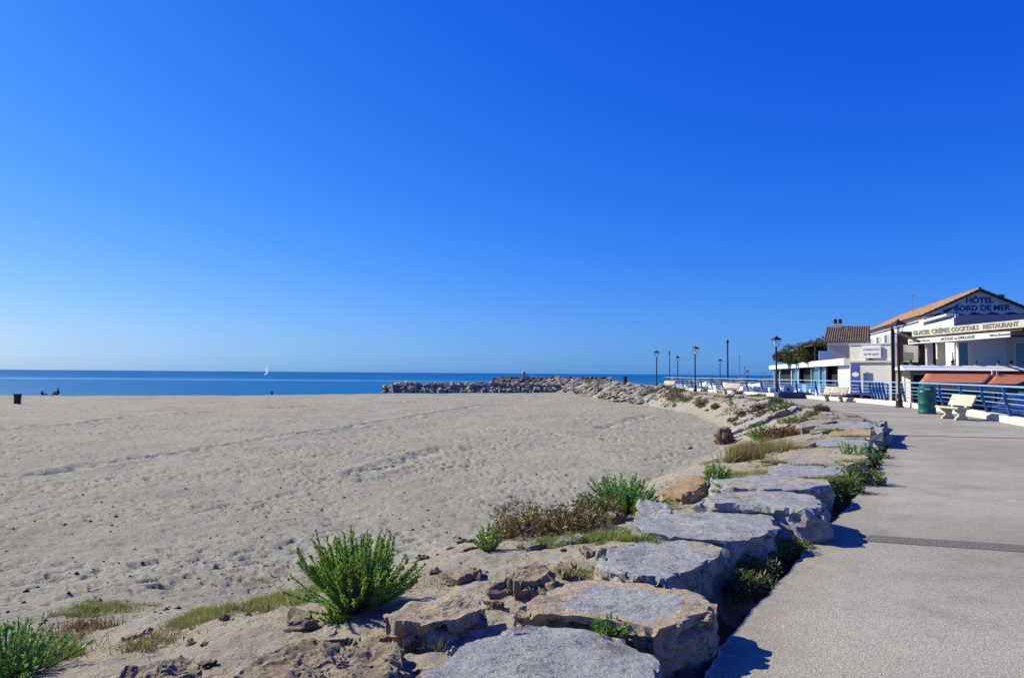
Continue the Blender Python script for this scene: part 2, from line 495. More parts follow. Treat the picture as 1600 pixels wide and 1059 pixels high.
def leaf_mat(name, c1, c2, sc_=6.0):
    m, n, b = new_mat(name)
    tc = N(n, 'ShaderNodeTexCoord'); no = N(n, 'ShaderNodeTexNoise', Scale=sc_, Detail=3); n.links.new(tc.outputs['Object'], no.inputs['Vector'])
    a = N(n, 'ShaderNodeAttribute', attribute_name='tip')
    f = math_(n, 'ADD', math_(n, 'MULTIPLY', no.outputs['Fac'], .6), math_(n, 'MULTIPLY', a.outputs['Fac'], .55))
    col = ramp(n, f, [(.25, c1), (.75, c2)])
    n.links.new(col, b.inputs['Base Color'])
    b.inputs['Roughness'].default_value = .55; b.inputs['Specular IOR Level'].default_value = .3
    tr = N(n, 'ShaderNodeBsdfTranslucent'); n.links.new(col, tr.inputs[0])
    mx = N(n, 'ShaderNodeMixShader'); mx.inputs[0].default_value = .25
    out = n.nodes['Material Output']
    n.links.new(b.outputs[0], mx.inputs[1]); n.links.new(tr.outputs[0], mx.inputs[2]); n.links.new(mx.outputs[0], out.inputs[0])
    return m
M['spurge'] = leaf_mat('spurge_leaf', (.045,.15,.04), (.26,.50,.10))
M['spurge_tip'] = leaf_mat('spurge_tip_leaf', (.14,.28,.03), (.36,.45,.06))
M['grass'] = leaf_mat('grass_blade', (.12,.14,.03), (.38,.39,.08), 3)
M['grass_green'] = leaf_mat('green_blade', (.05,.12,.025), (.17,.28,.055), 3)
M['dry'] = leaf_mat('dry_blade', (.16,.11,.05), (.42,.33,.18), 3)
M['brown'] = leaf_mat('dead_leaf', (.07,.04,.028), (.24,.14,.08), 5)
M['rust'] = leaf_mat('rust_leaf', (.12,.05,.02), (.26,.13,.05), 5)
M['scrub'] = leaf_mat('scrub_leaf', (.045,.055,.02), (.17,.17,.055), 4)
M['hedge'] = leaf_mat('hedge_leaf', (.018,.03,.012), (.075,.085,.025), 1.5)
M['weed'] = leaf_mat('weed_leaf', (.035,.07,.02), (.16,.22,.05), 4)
M['stem'] = pm('woody_stem', (.14,.1,.06), (.08,.055,.035), 20)
# ------------------------------------------------------------------ terrain
def polar_sheet(name, zf, r0, r1, nr, angs, mat):
    rs = np.concatenate([[.02], np.geomspace(r0, r1, nr)])
    A, Rr = np.meshgrid(np.radians(angs), rs)
    X = Rr*np.sin(A); Y = Rr*np.cos(A)
    Z = zf(X, Y)
    V = np.stack([X, Y, Z], -1).reshape(-1, 3)
    nA = len(angs); nR = len(rs)
    i, j = np.meshgrid(np.arange(nR-1), np.arange(nA-1), indexing='ij')
    a = (i*nA+j).ravel()
    F = np.stack([a, a+1, a+nA+1, a+nA], -1)[:, ::-1]
    me = np_mesh(name, V, F)
    return me, X, Y, Z
angs = np.concatenate([np.arange(-180, -60, 6), np.arange(-60, -40, .6), np.linspace(-40, 30, 700), np.arange(30.4, 44, .3), np.arange(44, 181, 4)])
me, X, Y, Z = polar_sheet('sand_beach', ground_z, 1.3, 260, 840, angs, None)
t = (X-xt(Y))/np.maximum(xe(Y)-xt(Y), .5)
set_attr(me, 'earth', (ss(0.0, .35, t)*np.where(Y < 45, 1, .55)).ravel())
dys = Y-np.interp(X, XS, YS)
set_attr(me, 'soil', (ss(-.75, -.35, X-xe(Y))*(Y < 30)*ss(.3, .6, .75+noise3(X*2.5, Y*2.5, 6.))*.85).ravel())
set_attr(me, 'wet', (np.clip(.95*ss(-3.2, -.5, dys+.8*noise3(X*.15, Y*.15, 5.)) + .25*np.exp(-((dys+9)/2.0)**2), 0, 1)).ravel())
beach = link('sand_beach', me, None, None, M['sand'], True)
tag(beach, 'pale trampled beach sand sloping down to the sea', kind='structure')

# sea
a = 12000
vs = []; fs = []
me = np_mesh('sea', [(-a, -300, -1.5), (a, -300, -1.5), (a, a, -1.5), (-a, a, -1.5)], [(0, 1, 2, 3)])
sea = link('sea', me, None, None, M['sea'])
tag(sea, 'deep blue sea reaching the horizon', kind='structure')
me = np_mesh('seabed', [(-a, -300, -4.6), (a, -300, -4.6), (a, a, -4.6), (-a, a, -4.6)], [(0, 1, 2, 3)])
tag(link('seabed', me, None, None, M['sand']), 'sandy sea bed under the water', kind='structure')

# promenade sheet
ys_ = np.concatenate([np.arange(-8, 14, .05), np.arange(14, 84.01, .2)])
def prom_left(y):
    y = np.asarray(y, float)
    return xe(y) + .05*noise3(y*1.7, y*0+3.) + .03*noise3(y*6.5, y*0+9.)
nx = 14
fr = np.array([0, .004, .012, .03, .07, .12, .2, .3, .4, .5, .62, .75, .88, 1])
XL = prom_left(ys_); XRR = xr(ys_)-.06
X = XL[:, None] + (XRR-XL)[:, None]*fr[None, :]
Y = np.repeat(ys_[:, None], nx, 1)
Z = 0*X
V = np.stack([X, Y, Z], -1).reshape(-1, 3)
n_ = len(ys_)
i, j = np.meshgrid(np.arange(n_-1), np.arange(nx-1), indexing='ij')
a = (i*nx+j).ravel(); F = np.stack([a, a+1, a+nx+1, a+nx], -1)
# rough broken edge down to the earth
E0 = len(V)
Ve = np.stack([XL+.015, ys_, 0*ys_-.16], -1)
V = np.concatenate([V, Ve])
i = np.arange(n_-1)
F = np.concatenate([F, np.stack([E0+i, i*nx, (i+1)*nx, E0+i+1], -1)[:, ::-1]])
me = np_mesh('promenade', V, F)
dirt = np.concatenate([(1-ss(0, .5, X-XL[:, None])).ravel()*.8, np.ones(n_)])
set_attr(me, 'dirt', dirt)
prom = link('promenade', me, None, None, M['prom'])
tag(prom, 'grey aggregate seafront promenade curving to the left', kind='structure')

# pebble expansion strips set in the promenade
M['strip'] = pm('pebble_strip', (.20,.175,.15), (.07,.06,.055), 60, .8, .9, 45, dist=.02)
def strip(px0, py0, px1, py1, wd, nm='pebble_strip'):
    a = at(px0, py0); b = at(px1, py1); d = (b-a); d.z = 0; d.normalize()
    k = 0
    L = 0
    # run right to the rail
    p = a.copy(); b2 = b.copy()
    while b2.x < float(xr(b2.y))-.1 and L < 200: b2 += d*.1; L += 1
    q = Vector((-d.y, d.x, 0))*wd/2
    m = MB(); m.add([p-q+Vector((0,0,.004)), b2-q+Vector((0,0,.004)), b2+q+Vector((0,0,.004)), p+q+Vector((0,0,.004))], [(0,1,2,3)])
    return m
for args in ((1345, 840, 1600, 857, .32), (1397, 680, 1600, 685, .26), (1300, 641.5, 1400, 642.5, .3), (1120, 1240, 1500, 1290, .13)):
    o = strip(*args).build('expansion_strip', M['strip'])
    tag(o, kind='structure')

# kerb stones along the harbour rail
M['white_conc'] = pm('whitewashed_concrete', (.72,.69,.62), (.5,.46,.39), 4, .8, .3, 40, coord='Object')
kerb = empty('kerb', (float(xr(30)), 30, 0)); tag(kerb, kind='structure')
def rail_point(s):
    return None
yy = np.arange(-6, 84, .02); xx = xr(yy)
xx = np.convolve(np.pad(xx, 60, mode='edge'), np.ones(121)/121, 'valid')
L = np.concatenate([[0], np.cumsum(np.hypot(np.diff(xx), np.diff(yy)))])
def rp(s): return np.array([np.interp(s, L, xx), np.interp(s, L, yy)])
def rdir(s):
    d = rp(s+.2)-rp(s-.2); return d/np.linalg.norm(d)
s = .3
while s < L[-1]-2.6:
    e = min(s+2.45, L[-1])
    a, b = rp(s+.012), rp(e-.012); da = rdir(s); na = np.array([-da[1], da[0]])
    db = rdir(e); nb = np.array([-db[1], db[0]])
    m = MB()
    A, B = a+na*.06, b+nb*.06; C, D = b-nb*.30, a-na*.30
    hgt = .24+.012*math.sin(s*3.1)
    m.prism([tuple(D), tuple(C), tuple(B), tuple(A)], -.15, hgt)
    o = m.build('kerb_stone', M['white_conc'], None, bevel=.012)
    o.parent = kerb; o.matrix_parent_inverse = Matrix.Translation(-Vector(kerb.location))
    s = e
# quay road beyond the rail and the quay by the low restaurant
M['asphalt'] = pm('quay_asphalt', (.085,.083,.08), (.05,.05,.05), 3, .85, .3, 80)
pts = [(xr(-6)+.33, -6)]+[(float(xr(y))+.36, y) for y in (0, 10, 24.2, 30, 38, 45, 50, 53)]+[(22.5, 56), (24.5, 66), (35, 112), (60, 135), (140, 135), (140, -6)]
o = MB().prism(pts[::-1], -2.9, -.5).build('quay_road', M['asphalt']); tag(o, kind='structure')

# ------------------------------------------------------------------ rocks
def make_rock_mesh(name, poly, ztop, zbot, K=96, rt=14, rs=14, seed=0, amp=.03, tilt=(0, 0), tanmode='mid', tanv=.5, rnd=.022, bulge=.02, flat=.4, batter=0.0):
    """poly: world xy outline; returns mesh centred on centroid, and centre"""
    P = np.array(poly, float)
    for cut in ((.08, .92),):     # corner cutting
        Q = np.roll(P, -1, 0); P = np.stack([P*cut[1]+Q*cut[0], P*cut[0]+Q*cut[1]], 1).reshape(-1, 2)
    c = P.mean(0)
    area = .5*np.sum(P[:, 0]*np.roll(P[:, 1], -1)-np.roll(P[:, 0], -1)*P[:, 1])
    if area < 0: P = P[::-1]
    per = np.concatenate([[0], np.cumsum(np.linalg.norm(np.roll(P, -1, 0)-P, axis=1))])
    Pc = np.vstack([P, P[:1]])
    sK = np.linspace(0, per[-1], K, endpoint=False)
    ring = np.stack([np.interp(sK, per, Pc[:, 0]), np.interp(sK, per, Pc[:, 1])], -1)
    tn = np.roll(ring, -1, 0)-np.roll(ring, 1, 0); tn /= np.linalg.norm(tn, axis=1)[:, None]+1e-9
    nr = np.stack([tn[:, 1], -tn[:, 0]], -1)
    size = math.sqrt(abs(area)); so = seed*13.7
    V = []; tan = []; NR = []
    rr = min(rnd, size*.18)
    inner = ring - nr*rr
    for k in range(rt):
        f = (k+1)/rt
        q = c+(inner-c)*f
        V.append(np.column_stack([q, np.full(K, ztop)])); NR.append(np.tile([0, 0, 1.], (K, 1)))
        tan.append(np.full(K, f))
    for k in range(1, 4):
        a = math.pi/2*k/3
        q = inner+nr*rr*math.sin(a)
        V.append(np.column_stack([q, np.full(K, ztop-rr*(1-math.cos(a)))]))
        NR.append(np.column_stack([nr*math.sin(a), np.full(K, math.cos(a))])); tan.append(np.full(K, 1.0))
    H = ztop-rr-zbot
    for k in range(1, rs+1):
        f = k/rs
        q = ring+nr*(bulge*math.sin(f*math.pi*.9)-.04*f*size+batter*f)
        V.append(np.column_stack([q, np.full(K, ztop-rr-H*f)])); NR.append(np.column_stack([nr, np.zeros(K)])); tan.append(np.full(K, 1.0+f))
    V = np.concatenate(V); NR = np.concatenate(NR); tan = np.concatenate(tan)
    x, y, z = V.T
    s1 = 1.6/max(size, .25)
    big = fbm(x*s1+so, y*s1, z*s1*1.3, 3)
    f1 = 3.2/max(size, .3)**.5
    ridg = np.abs(fbm(x*f1+so, y*f1+5, z*f1*1.2, 3))
    fine = fbm(x*11+so, y*11, z*11, 4, g=.6)
    # stepped chips: quantised noise gives small flat breaks
    qn = fbm(x*3.1+so+40, y*3.1, z*4.5, 3); st = np.floor(qn*5)/5
    up = NR[:, 2] > .9
    D = amp*(big*1.1 - ridg*1.1 + fine*.28 + st*.9)
    qs = fbm(x*1.7+so+11, y*1.7, z*2.6, 2); sstep = np.floor(qs*4)/4+np.floor(fbm(x*4.3+so, y*4.3, z*6+2, 2)*3)/6
    D = np.where(up, D*flat, D*1.25+amp*2.0*sstep)
    edge = (tan >= .93) & (tan <= 1.12)
    D = D - np.where(edge, amp*1.9*ss(.02, .35, fbm(x*5+so, y*5, z*5+9, 3)), 0)
    V = V+NR*D[:, None]
    V[:, 2] += (x-c[0])*tilt[0]+(y-c[1])*tilt[1]
    # tan attribute
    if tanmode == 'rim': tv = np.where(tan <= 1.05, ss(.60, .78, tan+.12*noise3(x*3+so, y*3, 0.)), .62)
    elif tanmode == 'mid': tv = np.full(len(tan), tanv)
    elif tanmode == 'side': tv = np.where(tan <= 1.0, tanv+.2, tanv-.5)  # top tan, sides turned grey to stand in for their blue shade
    # faces
    nv = rt+3+rs
    F4 = []
    i, j = np.meshgrid(np.arange(nv-1), np.arange(K), indexing='ij')
    a = (i*K+j).ravel(); b = (i*K+(j+1) % K).ravel()
    F4 = np.stack([a, a+K, b+K, b], -1)
    ci = len(V); V = np.vstack([V, [c[0], c[1], V[:K, 2].mean()]]); tv = np.append(tv, tv[0])
    # centre fan as degenerate-free quads: use triangles through from_pydata-free path
    jj = np.arange(K)
    V[:, 0] -= c[0]; V[:, 1] -= c[1]
    me = bpy.data.meshes.new(name)
    F3 = np.stack([np.full(K, ci), jj, (jj+1) % K], -1)
    nl = F3.size+F4.size
    me.vertices.add(len(V)); me.vertices.foreach_set('co', V.astype(np.float32).ravel())
    me.loops.add(nl); me.loops.foreach_set('vertex_index', np.concatenate([F3.ravel(), F4.ravel()]).astype(np.int32))
    me.polygons.add(K+len(F4))
    ls = np.concatenate([np.arange(0, F3.size, 3), F3.size+np.arange(0, F4.size, 4)]).astype(np.int32)
    me.polygons.foreach_set('loop_start', ls)
    me.polygons.foreach_set('loop_total', np.concatenate([np.full(K, 3), np.full(len(F4), 4)]).astype(np.int32))
    me.update(calc_edges=True)
    set_attr(me, 'tan', tv)
    me.polygons.foreach_set('use_smooth', np.ones(len(me.polygons), dtype=bool))
    try: me.set_sharp_from_angle(angle=R(30))
    except Exception: pass
    return me, c
HERO = []
def hero(pix, ztop, zbot, label, mat='rock', **k):
    if isinstance(ztop, str):      # height above the sand
        cpx = sum(a for a, _ in pix)/len(pix); cpy = sum(b for _, b in pix)/len(pix)
        ztop = hit(cpx, cpy).z+float(ztop); zbot = ztop-.5
    pts = [at(px, py, ztop) for px, py in pix]
    k.setdefault('seed', len(HERO)+1)
    big = max((Vector(p)-Vector(pts[0])).length for p in pts)
    d = pts[0].y
    if d > 14: k.setdefault('K', 48); k.setdefault('rt', 7); k.setdefault('rs', 7)
    elif d < 6.5: k.setdefault('K', 200); k.setdefault('rt', 34); k.setdefault('rs', 22)
    me, c = make_rock_mesh('rock', [(p.x, p.y) for p in pts], 0, zbot-ztop, **k)
    o = link('boulder', me, None, (c[0], c[1], ztop), M[mat])
    tag(o, label, 'boulder', 'boulders between beach and promenade')
    HERO.append(o); return o
hero([(625,1100),(650,1052),(700,1008),(760,990),(890,978),(965,990),(1012,1008),(1036,1030),(1046,1055),(1042,1110),(900,1200),(700,1200)], .2, -.3,
     'large bluish grey slab at the bottom edge, nearest of all the boulders', tanmode='mid', tanv=.2, flat=.35)
hero([(800,948),(840,928),(905,900),(945,900),(1010,908),(1060,918),(1100,926),(1128,940),(1122,958),(1080,972),(1024,984),(985,978),(940,966),(870,960),(820,956)], .24, -.3,
     'big tan slab with a blue grey patch on top, behind the nearest slab', tanmode='rim', flat=.35)
hero([(935,856),(1000,845),(1060,841),(1112,847),(1132,853),(1128,868),(1085,890),(1040,905),(985,900),(940,882)], .2, -.3,
     'blue grey boulder with tan front edge, before the grass strip', tanmode='mid', tanv=.32, flat=.35)
hero([(980,812),(1050,798),(1140,795),(1196,797),(1214,810),(1222,826),(1185,838),(1140,846),(1060,838),(1005,828)], .22, -.3,
     'long blue grey slab with a chipped right end above the strip of grass', tanmode='mid', tanv=.1, flat=.4)
hero([(1082,778),(1110,768),(1180,764),(1245,766),(1285,774),(1300,786),(1296,797),(1240,796),(1170,788),(1110,786)], .32, -.3,
     'thick rounded slab, pale tan on top, its blue shaded end jutting over the promenade', tanmode='mid', tanv=.35, rnd=.09, amp=.035)
hero([(1110,748),(1190,741),(1260,744),(1295,749),(1302,758),(1262,764),(1200,766),(1130,763)], .27, -.3,
     'flat grey and tan slab with small weeds on its front edge, sixth from the front', tanmode='mid', tanv=.4)
hero([(1196,735),(1215,724),(1260,719),(1318,726),(1332,738),(1290,746),(1240,744),(1205,741)], .18, -.4,
     'blue grey slab with a dark square block end beside the green tuft', tanmode='mid', tanv=.05)
hero([(1205,709),(1250,699),(1310,696),(1352,702),(1360,714),(1335,724),(1275,727),(1225,722)], .18, -.4,
     'broad whitish tan slab left of the big green tuft at the promenade edge', tanmode='mid', tanv=.6)
hero([(1262,690),(1300,681),(1350,682),(1364,690),(1352,698),(1300,699)], .12, -.4,
     'smooth lavender grey slab in the middle of the boulder row', tanmode='mid', tanv=.0)
hero([(1195,706),(1230,692),(1285,679),(1298,684),(1262,698),(1222,712)], .12, -.5,
     'tan slab with olive grass on it, left of the lavender grey slab', mat='rock_tan', tanmode='mid', tanv=.6)
hero([(1290,680),(1300,672),(1345,668),(1372,674),(1368,681),(1330,682)], .12, -.4,
     'pinkish tan slab behind the lavender grey slab', mat='rock_orange', tanmode='mid', tanv=.6)
hero([(1300,664),(1325,657),(1362,659),(1368,666),(1340,671),(1310,669)], .12, -.4,
     'blue grey slab at the far bend of the boulder row', tanmode='mid', tanv=.1)
hero([(1358,668),(1362,658),(1380,656),(1390,664),(1384,672),(1366,674)], .38, -.3,
     'upright dark pointed boulder at the promenade edge above the dark weeds', tanmode='mid', tanv=.0, rnd=.2, amp=.09)
hero([(1262,672),(1285,662),(1318,660),(1322,666),(1290,674)], .12, -.4,
     'pale slab with a dark gap under it near the bend', mat='rock_far', tanmode='mid', tanv=.4)
hero([(1240,664),(1262,656),(1300,653),(1308,657),(1280,664),(1252,668)], .1, -.5,
     'small pale slab beside the low green weeds near the bend', mat='rock_far', tanmode='mid', tanv=.5)
hero([(1300,655),(1318,650),(1352,652),(1350,657),(1322,659)], .1, -.4,
     'flat tan slab at the end of the boulder row, by the grey paving', mat='rock_tan', tanmode='mid', tanv=.5)
hero([(1262,653),(1275,648),(1310,647),(1316,651),(1290,654)], .08, -.4,
     'flat pinkish slab furthest along the promenade edge', mat='rock_tan', tanmode='mid', tanv=.4)
hero([(1268,645),(1282,641),(1300,642),(1304,646),(1284,648)], .08, -.4,
     'last grey slab before the paving spreads out', mat='rock_far', tanmode='mid', tanv=.2)
# seaward stones
hero([(1026,768),(1048,752),(1072,742),(1100,741),(1106,752),(1092,764),(1070,774)], '.22', -.95,
     'smooth ochre stone lying on the sand left of the row', mat='rock_orange', tanmode='mid', tanv=.4, rnd=.05, amp=.016)
hero([(975,798),(1000,784),(1040,780),(1060,788),(1066,802),(1040,810),(1000,812)], '.17', -.8,
     'dark blue shaded boulder under the second spurge bush', tanmode='mid', tanv=.0, rnd=.1, amp=.05)
hero([(590,958),(640,938),(700,929),(755,930),(768,944),(740,962),(660,975),(604,974)], '.19', -.6,
     'tan topped boulder with a deep blue shaded front, right of the big spurge bush', tanmode='side', tanv=.55, amp=.04)
hero([(770,898),(795,880),(840,872),(872,878),(878,896),(850,908),(800,912)], '.17', -.5,
     'low tan boulder with a dark hollow front, behind the big tan slab', mat='rock_tan', tanmode='mid', tanv=.6, amp=.05, rnd=.1)
hero([(335,1058),(400,1022),(470,996),(545,984),(600,990),(632,1010),(640,1046),(628,1075),(560,1100),(400,1110)], '.17', -.6,
     'rugged pinkish tan boulder on the bottom edge of the sand', mat='rock_tan', tanmode='mid', tanv=.6, amp=.05, flat=.85)
hero([(130,1075),(190,1046),(260,1026),(312,1020),(324,1040),(322,1075),(250,1120),(150,1110)], '.16', -.6,
     'cracked tan boulder in the bottom left corner, left of the rugged one', mat='rock_tan', tanmode='mid', tanv=.5, amp=.05, flat=.85)
hero([(640,1062),(655,1040),(690,1034),(720,1050),(715,1085),(660,1090)], .16, -.5,
     'small tan stone tucked under the nearest blue grey slab', mat='rock_tan', tanmode='mid', tanv=.8, amp=.03)
hero([(868,888),(874,876),(892,872),(900,882),(894,894),(878,896)], '.06', -.3, 'small rounded tan stone, left of the pair of cobbles', mat='rock_tan', tanmode='mid', tanv=.7, K=48, rt=8, rs=8)
hero([(905,896),(912,884),(928,880),(936,890),(930,899)], '.06', -.3, 'tan cobble with a dark side, left one of a pair on the big tan slab', mat='rock_tan', tanmode='mid', tanv=.7, K=48, rt=8, rs=8)
hero([(938,896),(944,884),(960,884),(966,893),(956,899)], '.06', -.3, 'tan cobble with a dark side, right one of a pair on the big tan slab', mat='rock_tan', tanmode='mid', tanv=.7, K=48, rt=8, rs=8)
hero([(938,800),(944,788),(962,784),(974,790),(976,802),(958,808)], '.17', -.7, 'small buff stone under the left side of the second spurge bush', mat='rock_tan', tanmode='mid', tanv=.5, K=64, rt=10, rs=10, rnd=.1)

# slabs leaning on the bank: outline in pixels on the ground, lying on the slope
def slope_rock(px, py, wpx, dep, hgt, rz, label, mat='rock_far', tv=.3, seed=None, tilt=None, group='boulders on the sandy bank', name='boulder', cat='boulder', amp=.045):
    p = hit(px, py); wd = wpx/FPX*p.y
    seed = seed or (px*7+py) % 97+1
    rs_ = random.Random(seed)
    n = 7
    poly = []
    for k in range(n):
        a = 2*math.pi*k/n+rs_.uniform(-.25, .25)
        rr = rs_.uniform(.8, 1.1)
        poly.append((math.cos(a)*wd/2*rr, math.sin(a)*dep/2*rr))
    me, c = make_rock_mesh('rock', poly, 0, -hgt-.35, K=36, rt=6, rs=6, seed=seed, amp=amp*max(.6, wd), tanmode='mid', tanv=tv, rnd=.1)
    e = .3
    gx = (gz(p.x+e, p.y)-gz(p.x-e, p.y))/(2*e); gy = (gz(p.x, p.y+e)-gz(p.x, p.y-e))/(2*e)
    gx = max(-.6, min(.6, gx)); gy = max(-.5, min(.5, gy))
    o = link(name, me, None, (p.x, p.y, p.z+hgt), M[mat])
    nrm = Vector((-gx, -gy, 1)).normalized()
    o.rotation_euler = (nrm.to_track_quat('Z', 'Y') @ Euler((0, 0, rz)).to_quaternion()).to_euler()
    tag(o, label, cat, group)
    return o
ISO = 1
SL = [
 (1131,694,30,.7,.72,.4,'isolated rough dark brown boulder standing on the sand','rock_brown',.4,5,None,'boulders on the sandy bank','boulder','boulder',.16),
 (1168,670,82,3.0,.26,.2,'long whitish slab dipping to the sand behind the isolated brown boulder','rock_far',.1),
 (1188,654,70,3.2,.3,.3,'grey white slab on the bank above the rust coloured weeds','rock_far',.15),
 (1206,656,40,1.8,.25,.1,'pale ochre stone beside the bright green spurge on the bank','rock_tan',.6),
 (1228,647,40,1.9,.22,0,'pale bluish slab between two green weeds on the bank','rock_far',.0),
 (1176,642,52,2.6,.28,.5,'narrow pale slab in the upper bank','rock_far',.5),
 (1192,632,40,2.4,.2,.4,'cream stone near the top of the bank','rock_far',.7),
 (1205,628,26,2.0,.2,.2,'flat pale stone on the crest below the tall lamp','rock_far',.3),
 (1150,684,46,1.3,.1,.2,'low grey stone half buried right of the isolated brown boulder','rock_far',.2),
 (1210,676,46,1.5,.14,.1,'white grey slab right of the bright green spurge','rock_far',.25),
 (1236,670,50,1.4,.12,.1,'brownish tan slab under reddish weeds','rock_tan',.5),
 (1185,705,60,1.3,.08,.1,'buff slab half covered by tawny grass','rock_tan',.6),
 (1118,722,50,.9,.08,.3,'low sandy stone left of the olive grass strip','rock_tan',.5),
 (1200,728,56,.8,.10,.1,'small ochre stone behind the olive grass strip','rock_tan',.7),
 (1075,702,22,.5,.08,.1,'small pale stone lying alone on the sand','rock_far',.4),
 (742,946,40,.25,.03,.1,'flat buff stone by the dark shaded boulder','rock_tan',.5),
 (1150,775,30,.4,.02,.1,'small chip of pale stone in a joint','rock_far',.4),
]
for a in SL: slope_rock(*a)

# variants for the countable but alike stones of bank and jetties
VAR = []
for k in range(14):
    rs_ = random.Random(300+k); n = rs_.choice([5, 6, 7])
    poly = [(math.cos(2*math.pi*i/n+rs_.uniform(-.3, .3))*rs_.uniform(.7, 1.1)*rs_.uniform(.8, 1.3)*.55, math.sin(2*math.pi*i/n)*rs_.uniform(.7, 1.1)*.45) for i in range(n)]
    me, c = make_rock_mesh('rock_piece', poly, .32, -.32, K=20, rt=3, rs=4, seed=50+k, amp=.1, tanmode='mid', tanv=rs_.choice([.1, .3, .5, .75]), rnd=.12, bulge=.06, flat=1.3)
    VAR.append(me)
def variant(me, mat):
    c = me.copy(); c.materials.clear(); c.materials.append(mat); return c
M['jetty_rock'] = rock_mat('jetty_stone', (.50,.45,.37), (.30,.265,.22), (.54,.43,.27), (.35,.27,.17))
M['jetty_dark'] = rock_mat('dark_jetty_stone', (.20,.19,.18), (.10,.095,.09), (.24,.19,.13), (.13,.10,.075))
VJ = [variant(m, M['jetty_rock']) for m in VAR]
VD = [variant(m, M['jetty_dark']) for m in VAR]
VF = [variant(m, M['rock_far']) for m in VAR]
def scatter_rock(me, x, y, z, s, label, group, rx=.35):
    o = bpy.data.objects.new('jetty_boulder', me); COL.objects.link(o)
    o.location = (x, y, z); o.scale = (s*random.uniform(.8, 1.35), s*random.uniform(.8, 1.2), s*random.uniform(.7, 1.1))
    o.rotation_euler = (random.uniform(-rx, rx), random.uniform(-rx, rx), random.uniform(0, 6.28))
    tag(o, label, 'boulder', group); return o
# jetty 1: from the beach corner out to the left
J0 = Vector((-19.8, 112.5)); J1 = Vector((8.5, 125))
jd = (J1-J0).normalized(); jn = Vector((-jd.y, jd.x)); JL = (J1-J0).length
m = MB()
hull = []
pts = []
for k in range(25):
    s_ = k/24*JL; hw = 1.2 if k else .3
    pts.append((s_, hw))
vs = []
for s_, hw in pts:
    c = J0+jd*s_; top = -.35 if s_ > 1 else -1.1
    for off, z in ((-hw*2.2, -2), (-hw, top), (hw, top), (hw*2.2, -2)):
        q = c+jn*off; vs.append((q.x, q.y, z+.1*math.sin(s_*3+off)))
fs = []
for k in range(24):
    for i in range(3):
        a = k*4+i; fs.append((a, a+4, a+5, a+1))
m.add(vs, fs)
core = m.build('jetty_core', M['jetty_dark']); tag(core, kind='structure')
cnt = 0
for k in range(170):
    s_ = (k+.5)/170*JL + random.uniform(-.3, .3)
    row = k % 5
    off = [-2.4, -1.7, -1.0, -.2, .9][row]+random.uniform(-.25, .25)
    z = [-1.35, -1.0, -.62, -.28, -.35][row]+random.uniform(-.12, .12)
    if s_ < 2.5: off *= .6; z -= .35
    c = J0+jd*s_+jn*off
    scatter_rock(random.choice(VJ), c.x, c.y, z, random.uniform(.75, 1.25), 'sunlit buff boulder piled in the long low jetty running out to the left', 'boulders of the near jetty')
# second, darker mole behind it
K0 = Vector((-5.0, 178)); K1 = Vector((24, 172)); kd = (K1-K0).normalized(); kn = Vector((-kd.y, kd.x)); KL = (K1-K0).length
m = MB(); vs = []; fs = []
for k in range(17):
    c = K0+kd*(k/16*KL); top = .2 if k else -1
    for off, z in ((-4, -2), (-1.6, top), (1.6, top), (4, -2)):
        q = c+kn*off; vs.append((q.x, q.y, z))
for k in range(16):
    for i in range(3):
        a = k*4+i; fs.append((a, a+4, a+5, a+1))
m.add(vs, fs); core = m.build('mole_core', M['jetty_dark']); tag(core, kind='structure')
for k in range(110):
    s_ = (k+.5)/110*KL*.98; row = k % 4
    off = [-3.0, -2.1, -1.2, -.2][row]+random.uniform(-.3, .3)
    z = [-1.0, -.4, .15, .4][row]+random.uniform(-.15, .15)
    if s_ < 3: z -= .8*(1-s_/3)
    c = K0+kd*s_+kn*off
    scatter_rock(random.choice(VD), c.x, c.y, z, random.uniform(.9, 1.5), 'dark boulder piled in the far mole behind the buff jetty', 'boulders of the far mole')
# rubble bank between beach and crest: slabs leaning the same way
for k in range(250):
    y = random.uniform(64, 165)
    f = random.uniform(-.05, 1.05)
    x = float(xt(y)+(xe(y)-xt(y))*f)
    if y < 72 and random.random() < .5: continue
    z = float(ground_macro(x, y))
    s_ = random.uniform(.8, 1.8)
    if y < 92 and f > .75: continue
    o = scatter_rock(random.choice(VF+VF+VJ[:4]), x, y, z+.02*s_, s_, 'pale weathered boulder in the rubble bank beyond the sand', 'boulders of the rubble bank')
    o.name = 'bank_boulder'
    o.scale = (s_*random.uniform(1.1, 1.7), s_*.8, s_*random.uniform(.35, .7))
    o.rotation_euler = (random.uniform(-.2, .3), random.uniform(-.55, -.15), random.uniform(-.35, .35)+.3)
VT = [variant(m_, M['rock_tan']) for m_ in VAR]
rs2 = random.Random(77); k = 0
while k < 110:
    y = rs2.uniform(3.6, 13.5); e_, t_ = float(xe(y)), float(xt(y)); f = rs2.uniform(.12, .93); x = t_+(e_-t_)*f
    if abs(x)/y > .75: continue
    k += 1
    o = bpy.data.objects.new('broken_stone', rs2.choice(VT+VF[:3])); COL.objects.link(o)
    s_ = rs2.choice([.03, .04, .05, .07, .12])*rs2.uniform(.8, 1.3)
    o.location = (x, y, gz(x, y)+s_*.1); o.scale = (s_*1.3, s_, s_*.8); o.rotation_euler = (rs2.uniform(-.4, .4), rs2.uniform(-.4, .4), rs2.uniform(0, 6.3))
    tag(o, 'small broken buff stone lying on the sand among the near boulders', 'stone', 'broken stones among the boulders')
